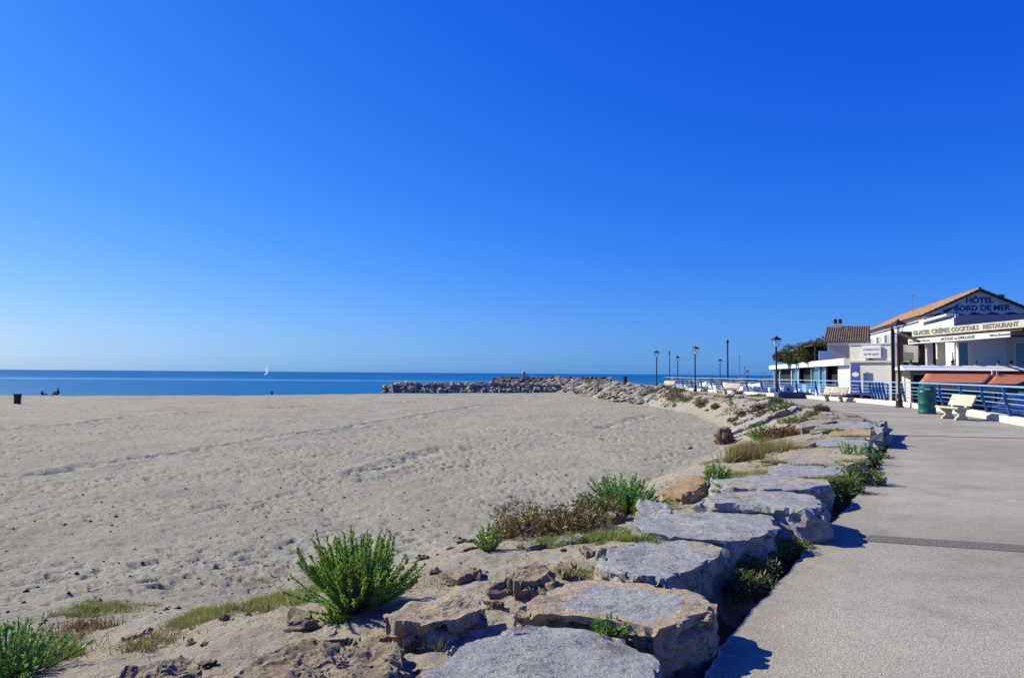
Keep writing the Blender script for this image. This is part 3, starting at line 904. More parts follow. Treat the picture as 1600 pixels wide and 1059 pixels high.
# extra low flat slabs, half buried between the near boulders
for a in [(720,905,90,.35,.05,.3,'flat beige slab half buried left of the low tan boulder','rock_tan',.6),
          (610,1000,70,.25,.06,.1,'small flat beige slab in front of the tan topped boulder','rock_tan',.5),
          (745,985,60,.2,.06,.5,'narrow buff slab between the big tan slab and the nearest slab','rock_tan',.7),
          (880,850,60,.3,.05,.2,'flat grey stone behind the strip of grass','rock',.3),
          (470,975,80,.25,.05,.2,'low beige slab just left of the foot of the largest spurge bush','rock_tan',.5),
          (205,1000,60,.25,.04,.3,'thin beige slab behind the cracked tan boulder','rock_tan',.5),
          (925,868,50,.25,.06,.2,'buff block left of the boulder with tan front','rock_tan',.6)]:
    slope_rock(*a, seed=a[0] % 89+3, group='boulders between beach and promenade', amp=.06)
rs3 = random.Random(31)
for k in range(70):      # loose stones on the sandy bank
    y = rs3.uniform(38, 78); f = rs3.uniform(.05, .95); x = float(xt(y)+(xe(y)-xt(y))*f); s_ = rs3.choice([.12, .18, .25, .4, .6])*rs3.uniform(.8, 1.3)
    o = bpy.data.objects.new('loose_stone', rs3.choice(VF+VT)); COL.objects.link(o)
    o.location = (x, y, gz(x, y)+s_*.1); o.scale = (s_*1.4, s_, s_*.6); o.rotation_euler = (rs3.uniform(-.2, .2), rs3.uniform(-.4, .1), rs3.uniform(0, 6.3))
    tag(o, 'loose pale stone on the sandy bank below the white kerb', 'stone', 'loose stones on the sandy bank')
# small pebbles and debris on the beach
pb = MB(); 
VV = []; FF = []
for k in range(900):
    px = random.uniform(0, 1100); py = random.uniform(640, 1000)
    y = random.uniform(6, 40)**1.0; x = random.uniform(-.75*y, float(xt(y))+1.0)
    s_ = random.uniform(.008, .028)*random.choice([1, 1, 1, 1.8])
    z = gz(x, y)+s_*.2
    b = len(VV)
    for v in [(1,0,0),(-1,0,0),(0,1,0),(0,-1,0),(0,0,.7),(0,0,-.7),]:
        VV.append((x+v[0]*s_*random.uniform(.7,1.3), y+v[1]*s_*random.uniform(.7,1.3), z+v[2]*s_))
    for f in [(0,2,4),(2,1,4),(1,3,4),(3,0,4),(2,0,5),(1,2,5),(3,1,5),(0,3,5)]: FF.append(tuple(b+i for i in f))
M['debris'] = pm('sea_debris', (.10,.075,.055), (.04,.03,.025), 5)
o = link('beach_debris', np_mesh('beach_debris', VV, FF), None, None, M['debris'])
tag(o, 'scattered small dark pebbles and weed on the sand', 'pebbles', kind='stuff')
# ------------------------------------------------------------------ plants
def leaf_strips(base, dirs, length, width, bend, rnd, seg=2):
    """blades: base (n,3), dirs (n,3) unit, length (n), width (n); curved strips. returns V,F,tip"""
    n = len(base)
    up = np.tile([0, 0, 1.0], (n, 1))
    side = np.cross(dirs, up); ln = np.linalg.norm(side, axis=1)[:, None]
    side = np.where(ln > 1e-4, side/np.maximum(ln, 1e-4), [1.0, 0, 0])
    rot = rnd.uniform(0, math.pi, n)[:, None]
    nrm = np.cross(side, dirs)
    side = side*np.cos(rot)+nrm*np.sin(rot)
    V = []; tip = []
    for k in range(seg+1):
        f = k/seg
        c = base+dirs*(length*f)[:, None]
        c[:, 2] -= bend*length*f*f
        w_ = width*(1-f)**.7 if k < seg else width*.05
        V.append(c+side*(w_/2)[:, None]); V.append(c-side*(w_/2)[:, None]); tip += [np.full(n, f)]*2
    V = np.stack(V, 1).reshape(-1, 3); tip = np.stack(tip, 1).ravel()
    m_ = 2*(seg+1)
    b = np.arange(n)*m_
    F = np.concatenate([np.stack([b+2*k, b+2*k+1, b+2*k+3, b+2*k+2], -1) for k in range(seg)])
    return V, F, tip

def spurge(px, py, width_px, hgt, label, nst=90, seed=1, group=None, leaf=.045, lean=(0, 0), p=None, tipfrac=.35, name='spurge_bush', maxtilt=80, perstem=46):
    rnd = np.random.default_rng(seed)
    if p is None: p = hit(px, py)
    wd = width_px/FPX*p.y
    root = empty(name, (p.x, p.y, p.z-.02))
    tag(root, label, 'bush', group)
    SB, SD, SL_, SW, tipflag = [], [], [], [], []
    st = MB()
    for s in range(nst):
        az = rnd.uniform(0, 2*math.pi); tl = R(maxtilt)*math.sqrt(rnd.uniform(.0, 1))*rnd.uniform(.8, 1.05)
        h0 = hgt*rnd.choice([.5, .7, .8, .9, 1.0, 1.05, 1.2])
        reach = wd/2*math.sin(tl)/math.sin(R(maxtilt))*rnd.choice([.6, .8, .9, 1, 1.1, 1.25])
        rise = h0*(math.cos(tl)**.6)*.95+.12*hgt
        b0 = np.array([rnd.normal(0, .05*wd), rnd.normal(0, .05*wd), 0])
        b3 = b0+np.array([math.cos(az)*reach+lean[0]*hgt, math.sin(az)*reach+lean[1]*hgt, rise])
        b1 = b0+(b3-b0)*np.array([.45, .45, .28]); b2 = b0+(b3-b0)*np.array([.8, .8, .68])
        ts = np.linspace(0, 1, 9)[:, None]
        cur = (1-ts)**3*b0+3*(1-ts)**2*ts*b1+3*(1-ts)*ts*ts*b2+ts**3*b3
        st.tube([tuple(c) for c in cur[::2]], [.004, .0035, .003, .0025, .002], 4, caps=False)
        fs_ = np.sort(rnd.uniform(.2, 1.0, perstem))
        pts = np.stack([np.interp(fs_, ts[:, 0], cur[:, i]) for i in range(3)], -1)
        tang = np.stack([np.interp(np.minimum(fs_+.05, 1), ts[:, 0], cur[:, i])-np.interp(fs_-.05, ts[:, 0], cur[:, i]) for i in range(3)], -1)
        tang /= np.linalg.norm(tang, axis=1)[:, None]
        rd = rnd.normal(size=(perstem, 3)); rd -= tang*np.sum(rd*tang, 1)[:, None]; rd /= np.linalg.norm(rd, axis=1)[:, None]
        dr = tang*.75+rd*.66; dr /= np.linalg.norm(dr, axis=1)[:, None]
        SB.append(pts); SD.append(dr); SL_.append(leaf*rnd.uniform(.7, 1.15, perstem)*(1.1-.4*fs_)); SW.append(np.full(perstem, leaf*.26))
        tipflag.append(np.full(perstem, rnd.random() < tipfrac) & (fs_ > .72))
    SB, SD, SL_, SW, tf = map(np.concatenate, (SB, SD, SL_, SW, tipflag))
    for nm, msk, mt in (('foliage', ~tf, 'spurge'), ('flower_head', tf, 'spurge_tip')):
        if msk.sum() == 0: continue
        V, F, tip = leaf_strips(SB[msk], SD[msk], SL_[msk], SW[msk]*(1 if mt == 'spurge' else 1.8), .05, rnd, 1)
        me = np_mesh(nm, V, F); set_attr(me, 'tip', tip)
        tag(link(nm, me, root, None, M[mt]), kind='stuff')
    o = st.build('stem', M['stem'], root); tag(o, kind='stuff')
    return root

def tuft(px, py, rx_px, ry, hgt, n, mats, label, seed=1, name='grass_tuft', cat='grass', kind='stuff', width=.006, spread=.6, p=None, group=None, bend=.25, follow=None):
    """a patch of blades growing on the ground; rx_px half width in pixels, ry half depth in metres"""
    rnd = np.random.default_rng(seed)
    if p is None: p = hit(px, py)
    rx = rx_px/FPX*p.y
    sx = rnd.normal(0, .45, n)*rx; sy = rnd.normal(0, .45, n)*ry
    # clumping
    cx, cy = rnd.normal(0, .5, 14)*rx, rnd.normal(0, .5, 14)*ry
    k = rnd.integers(0, 14, n); q = rnd.random(n) < .6
    sx = np.where(q, cx[k]+rnd.normal(0, .10, n)*rx, sx); sy = np.where(q, cy[k]+rnd.normal(0, .12, n)*ry, sy)
    X = p.x+sx; Y = p.y+sy
    Z = ground_z(X, Y)-.01
    if follow is not None: Z = np.maximum(Z, follow)
    az = rnd.uniform(0, 2*np.pi, n); tl = np.abs(rnd.normal(0, spread, n)); tl = np.clip(tl, 0, 1.35)
    D = np.stack([np.cos(az)*np.sin(tl), np.sin(az)*np.sin(tl), np.cos(tl)], -1)
    L_ = hgt*rnd.uniform(.35, 1.1, n)
    W_ = width*rnd.uniform(.6, 1.3, n)
    obj0 = None
    root = None
    if len(mats) > 1 or kind is None:
        root = empty(name, (p.x, p.y, p.z)); tag(root, label, cat, group)
        if kind: root['kind'] = kind
    mi = rnd.choice(len(mats), n, p=np.array([m[1] for m in mats])/sum(m[1] for m in mats))
    for i, (mn, _) in enumerate(mats):
        mk = mi == i
        if mk.sum() == 0: continue
        V, F, tip = leaf_strips(np.stack([X-p.x, Y-p.y, Z-p.z], -1)[mk], D[mk], L_[mk], W_[mk], bend, rnd, 2)
        nm = name if root is None else {'dry': 'dry_blades', 'grass': 'olive_blades', 'grass_green': 'green_blades', 'brown': 'dead_leaves', 'rust': 'rust_leaves', 'scrub': 'leaves', 'spurge': 'green_leaves', 'spurge_tip': 'yellow_leaves', 'hedge': 'leaves', 'weed': 'leaves'}[mn]
        me = np_mesh(nm, V, F); set_attr(me, 'tip', tip)
        o = link(nm, me, root, (p.x, p.y, p.z) if root is None else None, M[mn])
        if root is None: tag(o, label, cat, group, kind)
        else: tag(o, kind='stuff')
    return root

def shrub(px, py, w_px, dep, hgt, n, mats, label, seed=1, leaf=.05, p=None, group=None, name='shrub', cat='shrub', twigs=24, lw=.45, zoff=0.0):
    """leafy mound: leaf faces through an uneven half ellipsoid, on twigs"""
    rnd = np.random.default_rng(seed)
    if p is None: p = hit(px, py)
    wd = w_px/FPX*p.y/2
    root = empty(name, (p.x, p.y, p.z-.03+zoff)); tag(root, label, cat, group)
    nl = 9
    L0 = np.stack([rnd.uniform(-.65, .65, nl)*wd, rnd.uniform(-.6, .6, nl)*dep/2, rnd.uniform(.15, .6, nl)*hgt], -1)
    Rr = rnd.uniform(.3, .55, nl)
    k = rnd.integers(0, nl, n)
    d = rnd.normal(size=(n, 3)); d /= np.linalg.norm(d, axis=1)[:, None]
    rr = rnd.uniform(.35, 1.12, n)**.6
    C = L0[k]+d*(rr*Rr[k])[:, None]*np.array([wd*1.0, dep/2*1.0, hgt*.8])
    C[:, 2] = np.abs(C[:, 2])
    dd = d*.6+rnd.normal(size=(n, 3))*.6+[0, 0, .35]; dd /= np.linalg.norm(dd, axis=1)[:, None]
    mi = rnd.choice(len(mats), n, p=np.array([m[1] for m in mats])/sum(m[1] for m in mats))
    for i, (mn, _) in enumerate(mats):
        mk = mi == i
        V, F, tip = leaf_strips(C[mk], dd[mk], leaf*rnd.uniform(.6, 1.3, mk.sum()), np.full(mk.sum(), leaf*lw), .1, rnd, 1)
        me = np_mesh('foliage', V, F); set_attr(me, 'tip', tip*.5+.5*rnd.random(len(tip)))
        tag(link('foliage', me, root, None, M[mn]), kind='stuff')
    if twigs:
        st = MB()
        for t_ in range(twigs):
            e = C[rnd.integers(0, n)]*rnd.uniform(.8, 1.25)
            b = np.array([rnd.normal(0, .15)*wd, rnd.normal(0, .15)*dep, 0])
            mid = (b+e)/2+[0, 0, .1*hgt]
            st.tube([b, mid, e], [.006*max(1, hgt), .004*max(1, hgt), .002], 4, caps=False)
        tag(st.build('twigs', M['stem'], root), kind='stuff')
    return root

# hero bushes
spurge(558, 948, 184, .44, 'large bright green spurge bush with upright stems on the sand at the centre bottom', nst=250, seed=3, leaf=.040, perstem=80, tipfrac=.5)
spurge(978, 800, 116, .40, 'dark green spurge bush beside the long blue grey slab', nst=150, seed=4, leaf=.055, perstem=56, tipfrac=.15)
spurge(16, 1062, 160, .34, 'green spurge bush cut by the left edge of the photo', nst=110, seed=5, leaf=.04, perstem=44, tipfrac=.15)
spurge(952, 1000, 58, .13, 'little green spurge growing in the joint below the big tan slab', nst=44, seed=6, leaf=.028, perstem=30, tipfrac=.2, p=at(952, 996, .15))
spurge(765, 862, 46, .22, 'small pale green spurge left of the brown dead shrub', nst=30, seed=7, leaf=.05, perstem=26, tipfrac=.7)
spurge(1192, 690, 50, .5, 'bright green spurge on the bank above the tawny grass', nst=80, seed=8, leaf=.09, perstem=30, tipfrac=.3)
spurge(1120, 766, 50, .35, 'dark green spurge between the ochre stone and the flat slab', nst=60, seed=9, leaf=.07, perstem=26, tipfrac=.1)
spurge(1338, 738, 56, .55, 'green spurge at the promenade edge between slabs', nst=70, seed=10, leaf=.09, perstem=26, tipfrac=.1)
spurge(525, 972, 60, .14, 'small yellow green seedling in front of the largest spurge bush', nst=26, seed=12, leaf=.035, perstem=18, tipfrac=.9)
spurge(1000, 806, 30, .16, 'yellowish seedling under the dark green spurge bush', nst=18, seed=13, leaf=.045, perstem=16, tipfrac=.9)

shrub(865, 832, 190, 1.1, .34, 5200, [('brown', .65), ('scrub', .4), ('grass', .18), ('dry', .12)], 'sprawling brown dead shrub mixed with olive growth left of the dark green spurge', seed=21, leaf=.05, twigs=70, lw=.35)
shrub(935, 812, 80, .8, .34, 3000, [('scrub', .6), ('grass_green', .3), ('rust', .3)], 'olive shrub between the brown dead shrub and the dark green spurge', seed=22, leaf=.05, twigs=20, lw=.3)
shrub(800, 840, 70, .7, .26, 1200, [('brown', .8), ('scrub', .25)], 'dark reddish brown dead shrub next to the small pale spurge', seed=23, leaf=.045, twigs=50, lw=.35)

GP = 'grass patches between sand and boulders'
for a in [
 (165, 952, 62, .42, .10, 4200, 'yellow green grass mat at the left edge of the sand'),
 (325, 965, 58, .36, .11, 4000, 'thick yellow green grass mat right of the leftmost mat'),
 (445, 938, 58, .42, .12, 3800, 'grass mat touching the left side of the largest spurge bush'),
 (402, 908, 32, .18, .07, 500, 'thin grass wisp higher on the sand above the mats'),
 (1160, 742, 60, .45, .10, 6000, 'olive grass strip lying behind the flat grey and tan slab'),
 (1240, 694, 50, .40, .09, 1300, 'olive grass on the tan slab left of the lavender slab'),
 (1285, 703, 46, .25, .08, 900, 'thin olive strip of grass in the joint below the lavender slab'),
 (1135, 716, 26, .25, .10, 500, 'small grass wisp on the sand near the isolated brown boulder'),
]: tuft(*a[:6], [('grass', .55), ('grass_green', .28), ('dry', .3)], a[6], seed=a[0], spread=.75, width=.005)
for px, py, h in ((860, 850, .12), (900, 845, .12), (940, 842, .12), (985, 838, .1), (1025, 842, .1), (1060, 842, .1), (1095, 843, .1), (1125, 850, .12)):
    tuft(px, py, 34, .2, h, 1700, [('grass', .35), ('grass_green', .55), ('dry', .15)], 'strip of low green grass between the long slab and the boulder with tan front', seed=px, group='strip of grass along the slabs')
tuft(652, 1008, 36, .14, .15, 900, [('dry', .55), ('grass', .45)], 'wispy grey green grass tuft left of the nearest slab', seed=31, width=.003, spread=.5)
tuft(700, 906, 40, .22, .10, 300, [('dry', .8), ('rust', .5)], 'orange dry sprig on the sand right of the largest spurge bush', seed=32, width=.004, spread=.9)
tuft(640, 905, 50, .3, .07, 160, [('dry', .8), ('rust', .5)], 'sparse dry sprigs right beside the largest spurge bush', seed=36, width=.004, spread=1.0)
tuft(240, 1008, 60, .22, .10, 800, [('dry', .4), ('scrub', .4), ('grass', .3)], 'dull dry growth on the sand near the cracked tan boulder', seed=33)
tuft(120, 985, 60, .25, .16, 700, [('brown', .7), ('dry', .2), ('grass', .2)], 'dark woody dead sprigs beside the leftmost grass mat', seed=34, width=.008, spread=.9)
tuft(60, 1030, 90, .3, .2, 1500, [('grass_green', .6), ('grass', .3), ('rust', .2)], 'rank green grass in the bottom left corner', seed=35)
tuft(1072, 915, 20, .06, .10, 260, [('dry', 1.0)], 'straw coloured tuft in the joint behind the big tan slab', seed=37, width=.003, p=at(1072, 912, .12))
tuft(500, 905, 40, .15, .08, 260, [('rust', .5), ('dry', .5)], 'reddish dry tuft under the left side of the largest spurge bush', seed=38)
tuft(1190, 716, 40, .6, .55, 3200, [('dry', .4), ('brown', .3), ('grass', .5)], 'tall tawny grass tuft below the bright green spurge', seed=41, width=.012, spread=.45)
tuft(1160, 714, 30, .5, .45, 1600, [('dry', .5), ('rust', .3), ('grass', .3)], 'tawny grass clump left side of the tall tuft', seed=42, width=.012, spread=.5)
# ragged low growth on the sandy bank
rnd = np.random.default_rng(98); n = 9000
Yw = rnd.uniform(36, 80, n); f = rnd.uniform(.1, 1.0, n); Xw = xt(Yw)+(xe(Yw)-xt(Yw))*f
msk = noise3(Xw*.55, Yw*.35, 54.)+.25*f > .34; Xw, Yw = Xw[msk], Yw[msk]; n = len(Xw)
az = rnd.uniform(0, 2*np.pi, n); tl = rnd.uniform(.1, 1.2, n)
Dw = np.stack([np.cos(az)*np.sin(tl), np.sin(az)*np.sin(tl), np.cos(tl)], -1)
V, F, tip = leaf_strips(np.stack([Xw, Yw, ground_z(Xw, Yw)-.01], -1), Dw, rnd.uniform(.1, .32, n), rnd.uniform(.015, .04, n), .3, rnd, 2)
me = np_mesh('bank_growth', V, F); set_attr(me, 'tip', tip)
tag(link('bank_growth', me, None, None, M['scrub']), 'patchy low olive growth on the sandy bank', 'ground cover', kind='stuff')
# thin dry wisps and dead twigs over the whole near strip
rnd = np.random.default_rng(99); n = 5200
Yw = rnd.uniform(3.4, 13, n); f = rnd.beta(1.6, 1.6, n)*.95; Xw = xt(Yw)+(xe(Yw)-xt(Yw))*f
msk = noise3(Xw*1.3, Yw*1.3, 44.) > .12; Xw, Yw = Xw[msk], Yw[msk]; n = len(Xw)
az = rnd.uniform(0, 2*np.pi, n); tl = rnd.uniform(.2, 1.4, n)
Dw = np.stack([np.cos(az)*np.sin(tl), np.sin(az)*np.sin(tl), np.cos(tl)], -1)
V, F, tip = leaf_strips(np.stack([Xw, Yw, ground_z(Xw, Yw)-.005], -1), Dw, rnd.uniform(.03, .13, n), rnd.uniform(.002, .005, n), .3, rnd, 2)
me = np_mesh('dry_weeds', V, F); set_attr(me, 'tip', tip)
tag(link('dry_weeds', me, None, None, M['dry']), 'thin dry wisps of grass scattered among the near boulders', 'weeds', kind='stuff')
# weeds in the joint along the promenade
GW = 'weeds in the shaded gap along the promenade'
JG = 'grass growing in the joints between the slabs'
for px, py, w_, n_, h in ((1110, 792, 24, 500, .08), (1180, 791, 40, 900, .08), (1150, 768, 44, 900, .09), (1230, 766, 40, 900, .09), (1290, 748, 30, 700, .12), (1225, 748, 44, 800, .09), (1330, 722, 30, 700, .14), (1270, 727, 44, 900, .10),
                          (1310, 700, 44, 900, .12), (1335, 682, 40, 800, .14), (1000, 842, 40, 1100, .09), (905, 893, 34, 350, .06), (1300, 672, 34, 700, .14), (1255, 700, 30, 700, .12), (1210, 722, 30, 600, .12)):
    tuft(px, py, w_, .10, h, n_, [('grass_green', .5), ('grass', .5), ('dry', .15)], 'short green grass filling a joint between two slabs', seed=px+7, group=JG, spread=.7, p=at(px, py, .17), follow=.16, bend=.4)
for px, py, w_, d_, h, lab, mt in [
 (1175, 900, 70, .5, .24, 'dark weeds in the gap right of the boulder with tan front', [('weed', .6), ('scrub', .4)]),
 (1222, 880, 76, .5, .24, 'olive weeds spilling to the promenade edge at the shaded gap', [('weed', .6), ('scrub', .5), ('grass_green', .2)]),
 (1172, 928, 60, .4, .22, 'lowest dark weed clump in the shaded gap', [('weed', .6), ('scrub', .4)]),
 (1232, 838, 50, .4, .26, 'brown and olive weeds beside the chipped slab end', [('scrub', .6), ('rust', .25), ('weed', .5)]),
 (1222, 812, 30, .35, .3, 'brownish weed hanging over the thick rounded slab', [('rust', .4), ('scrub', .5)]),
 (1245, 868, 46, .3, .18, 'dark weed clump under the thick rounded slab', [('weed', .7)]),
 (1312, 778, 50, .5, .34, 'dark green weeds between the rounded slab and the promenade', [('weed', .6), ('spurge', .3)]),
 (1300, 760, 30, .4, .3, 'light green weed at the block end of the blue grey slab', [('grass_green', .6), ('scrub', .3)]),
 (1345, 765, 52, .6, .42, 'large dark weed clump hiding the promenade edge', [('weed', .65), ('scrub', .3)]),
 (1362, 742, 44, .6, .42, 'dark weed clump behind the large one', [('weed', .6), ('scrub', .3)]),
 (1252, 765, 26, .2, .14, 'small light green weed on the flat grey and tan slab front', [('grass_green', .5), ('scrub', .5)]),
 (1378, 714, 42, .8, .42, 'olive weed clump further along the promenade edge', [('scrub', .6), ('weed', .5)]),
 (1372, 696, 46, 1.0, .4, 'mixed olive and straw weeds below the upright dark boulder', [('scrub', .7), ('dry', .2), ('hedge', .3)]),
 (1388, 690, 30, .9, .36, 'weeds right of the upright dark boulder', [('scrub', .6), ('weed', .5)]),
 (1258, 664, 46, 1.2, .45, 'green weeds on the crest above the small pale slab', [('grass_green', .5), ('scrub', .5)]),
 (1232, 662, 36, 1.0, .35, 'low pale green weeds on the crest', [('grass_green', .5), ('scrub', .4)]),
 (1268, 652, 30, 1.0, .3, 'small weeds near the far slabs', [('grass_green', .4), ('scrub', .6)]),
 (1222, 645, 60, 2.2, .7, 'olive green scrub mound on the crest beneath the tall lamp', [('grass_green', .35), ('scrub', .7)]),
 (1196, 654, 42, 1.6, .55, 'rust brown scrub left of the olive green mound', [('rust', .9), ('scrub', .2)]),
 (1190, 640, 46, 1.8, .45, 'straw and olive scrub at the upper bank', [('dry', .4), ('scrub', .6)]),
 (1228, 682, 66, 1.0, .26, 'dark red weeds among the tan slabs', [('brown', .6), ('rust', .5)]),
 (1250, 676, 50, 1.0, .2, 'straw coloured weeds among the tan slabs', [('dry', .6), ('rust', .4)]),
 (1150, 660, 26, 1.3, .34, 'dark red shrub low on the sandy slope', [('brown', .7), ('rust', .3)]),
 (1164, 648, 36, 1.6, .4, 'green grey shrub on the sandy slope above the dark red one', [('scrub', .7), ('hedge', .3)]),
 (1095, 634, 26, 2.0, .6, 'round olive shrub alone on the sandy slope', [('scrub', .8), ('dry', .3)]),
 (1118, 638, 12, 1.0, .3, 'tiny shrub right of the round olive one', [('scrub', .8), ('brown', .3)]),
 (1053, 626, 40, 3.0, .9, 'brown green shrub at the left of the sandy slope', [('scrub', .6), ('brown', .5)]),
 (1072, 628, 30, 2.4, .7, 'brownish shrub joined to the brown green one', [('scrub', .5), ('brown', .6)]),
 (1063, 612, 34, 1.5, .5, 'low bright green strip of growth in front of the white kerb', [('grass_green', .7), ('scrub', .3)]),
 (1102, 614, 18, 1.2, .6, 'grey green tuft in front of the white kerb', [('hedge', .5), ('grass_green', .5)]),
 (1135, 616, 46, 1.6, .55, 'olive growth below the concrete bench near the kerb', [('scrub', .7), ('dry', .2)]),
 (1158, 618, 34, 1.6, .5, 'olive growth right below the same bench', [('scrub', .7), ('dry', .3)]),
 (1182, 622, 38, 1.4, .4, 'scrub left of the tall lamp foot', [('scrub', .8), ('dry', .3)]),
 (1210, 630, 30, 1.4, .4, 'scrub at the tall lamp foot', [('scrub', .7), ('grass_green', .3)]),
 (1020, 614, 30, 3.0, .6, 'brown scrub on the rubble bank', [('scrub', .6), ('brown', .5)]),
 (945, 600, 52, 4.0, .8, 'green scrub along the top of the rubble bank', [('grass_green', .5), ('scrub', .5)]),
 (925, 599, 20, 3.0, .8, 'small green scrub left on top of the rubble bank', [('grass_green', .5), ('scrub', .5)]),
 (1282, 645, 20, .8, .35, 'grey green tuft alone on the paving edge', [('scrub', .6), ('dry', .3)]),
]:
    p = hit(px, py)
    if py > 750: p = at(px, py, -.1)
    far = p.y > 25
    if not far: w_ *= 1.25; h *= 1.15; d_ *= 1.2
    shrub(px, py, w_, d_, h, int(1500 if not far else 620), mt, lab, seed=px+py, leaf=(.04 if p.y < 8 else .06 if p.y < 14 else .09 if p.y < 30 else .16), p=p, group=None, twigs=10, lw=.4)
# ------------------------------------------------------------------ street furniture
M['lamp_black'] = pm('black_lamp_paint', (.016,.02,.028), (.01,.012,.018), 8, .45)
M['lamp_brown'] = pm('maroon_lamp_paint', (.05,.022,.018), (.03,.014,.012), 8, .45)
M['blue_paint'] = pm('blue_rail_paint', (.03,.12,.36), (.02,.085,.27), 5, .4)
M['light_blue'] = pm('light_sunlit_blue_paint', (.22,.42,.68), (.17,.35,.60), 5, .4)  # lighter copy of the rail blue, stands in for sun on the top rail
M['deep_blue'] = pm('deep_blue_paint', (.012,.04,.16), (.01,.03,.11), 5, .45)
def glass_mat(name, c, rough=.1, alpha=.35):
    m, n, b = new_mat(name)
    b.inputs['Base Color'].default_value = (*c, 1); b.inputs['Roughness'].default_value = rough
    b.inputs['Specular IOR Level'].default_value = .6
    if alpha < 1:
        b.inputs['Alpha'].default_value = alpha
    return m
M['lamp_glass'] = glass_mat('lamp_glass', (.75,.8,.85), .2, .22)
M['teal_glass'] = glass_mat('teal_glass', (.10,.24,.25), .12, 1)
M['blue_glass'] = glass_mat('blue_glass', (.02,.10,.20), .08, 1)
M['dark_glass'] = glass_mat('dark_glass', (.012,.014,.018), .12, 1)
M['dark_room'] = pm('interior_shade', (.012,.011,.012), (.006,.006,.007), 2, .9)  # near-black stands in for the shade inside rooms
M['bench'] = pm('cream_concrete', (.50,.46,.37), (.37,.33,.26), 6, .85, .25, 60)
M['bin_green'] = pm('green_bin_paint', (.008,.10,.095), (.006,.075,.07), 4, .38)
M['bin_dark'] = pm('dark_bin_paint', (.02,.02,.026), (.012,.012,.018), 4, .5)
M['white'] = pm('white_paint', (.80,.80,.79), (.68,.68,.67), 1.5, .6)
M['cream'] = pm('cream_render', (.50,.48,.42), (.42,.40,.34), .6, .85, .2, 30)
M['shade_grey'] = pm('shade_mauve_render', (.36,.34,.37), (.30,.285,.31), .7, .85)  # mauve grey stands in for shade on walls turned from the sun
M['grey_white'] = pm('whitewashed_render', (.72,.71,.70), (.6,.59,.58), .8, .85)
M['fascia'] = pm('cream_fascia', (.62,.58,.47), (.50,.46,.36), 1.2, .7)
M['letter'] = pm('dark_letter_paint', (.05,.05,.06), (.03,.03,.04), 5, .6)
M['letter_grey'] = pm('grey_letter_paint', (.22,.21,.20), (.16,.15,.14), 5, .6)
M['letter_blue'] = pm('navy_letter_paint', (.012,.05,.2), (.01,.04,.15), 3, .6)
M['mural'] = pm('blue_mural', (.58,.66,.58), (.42,.54,.50), .8, .8, det=6)
M['mural_sea'] = pm('dark_mural_band', (.02,.07,.15), (.03,.12,.19), 2.5, .8)
M['awning'] = pm('terracotta_canvas', (.46,.15,.08), (.36,.115,.06), 1.0, .8)
M['brown'] = pm('brown_timber', (.10,.05,.03), (.06,.03,.02), 3, .7)
M['wood_dark'] = pm('dark_brown_post', (.04,.028,.022), (.025,.018,.015), 3, .6)
M['shutter'] = pm('white_shutter', (.70,.72,.78), (.6,.62,.68), 1, .6)
M['shutter_grey'] = pm('grey_shutter', (.36,.40,.42), (.30,.34,.36), 1, .5)
M['tile'] = pm('terracotta_tile', (.33,.175,.11), (.2,.11,.075), 1.4, .85, .3, 12, det=6)
M['tile_old'] = pm('weathered_tile', (.25,.19,.14), (.10,.075,.06), 2.2, .9, .3, 12, det=6)
M['banner'] = pm('purple_banner', (.09,.08,.33), (.05,.05,.24), 2, .7)
M['maroon'] = pm('maroon_canvas', (.10,.015,.04), (.06,.01,.025), 3, .7)
M['sail'] = pm('white_sailcloth', (.8,.8,.78), None, 2, .8)
M['skin'] = pm('skin', (.35,.2,.14), None, 5, .6)
M['cloth_dark'] = pm('dark_cloth', (.02,.02,.03), None, 5, .9)
M['orange'] = pm('orange_paint', (.5,.16,.04), None, 3, .6)

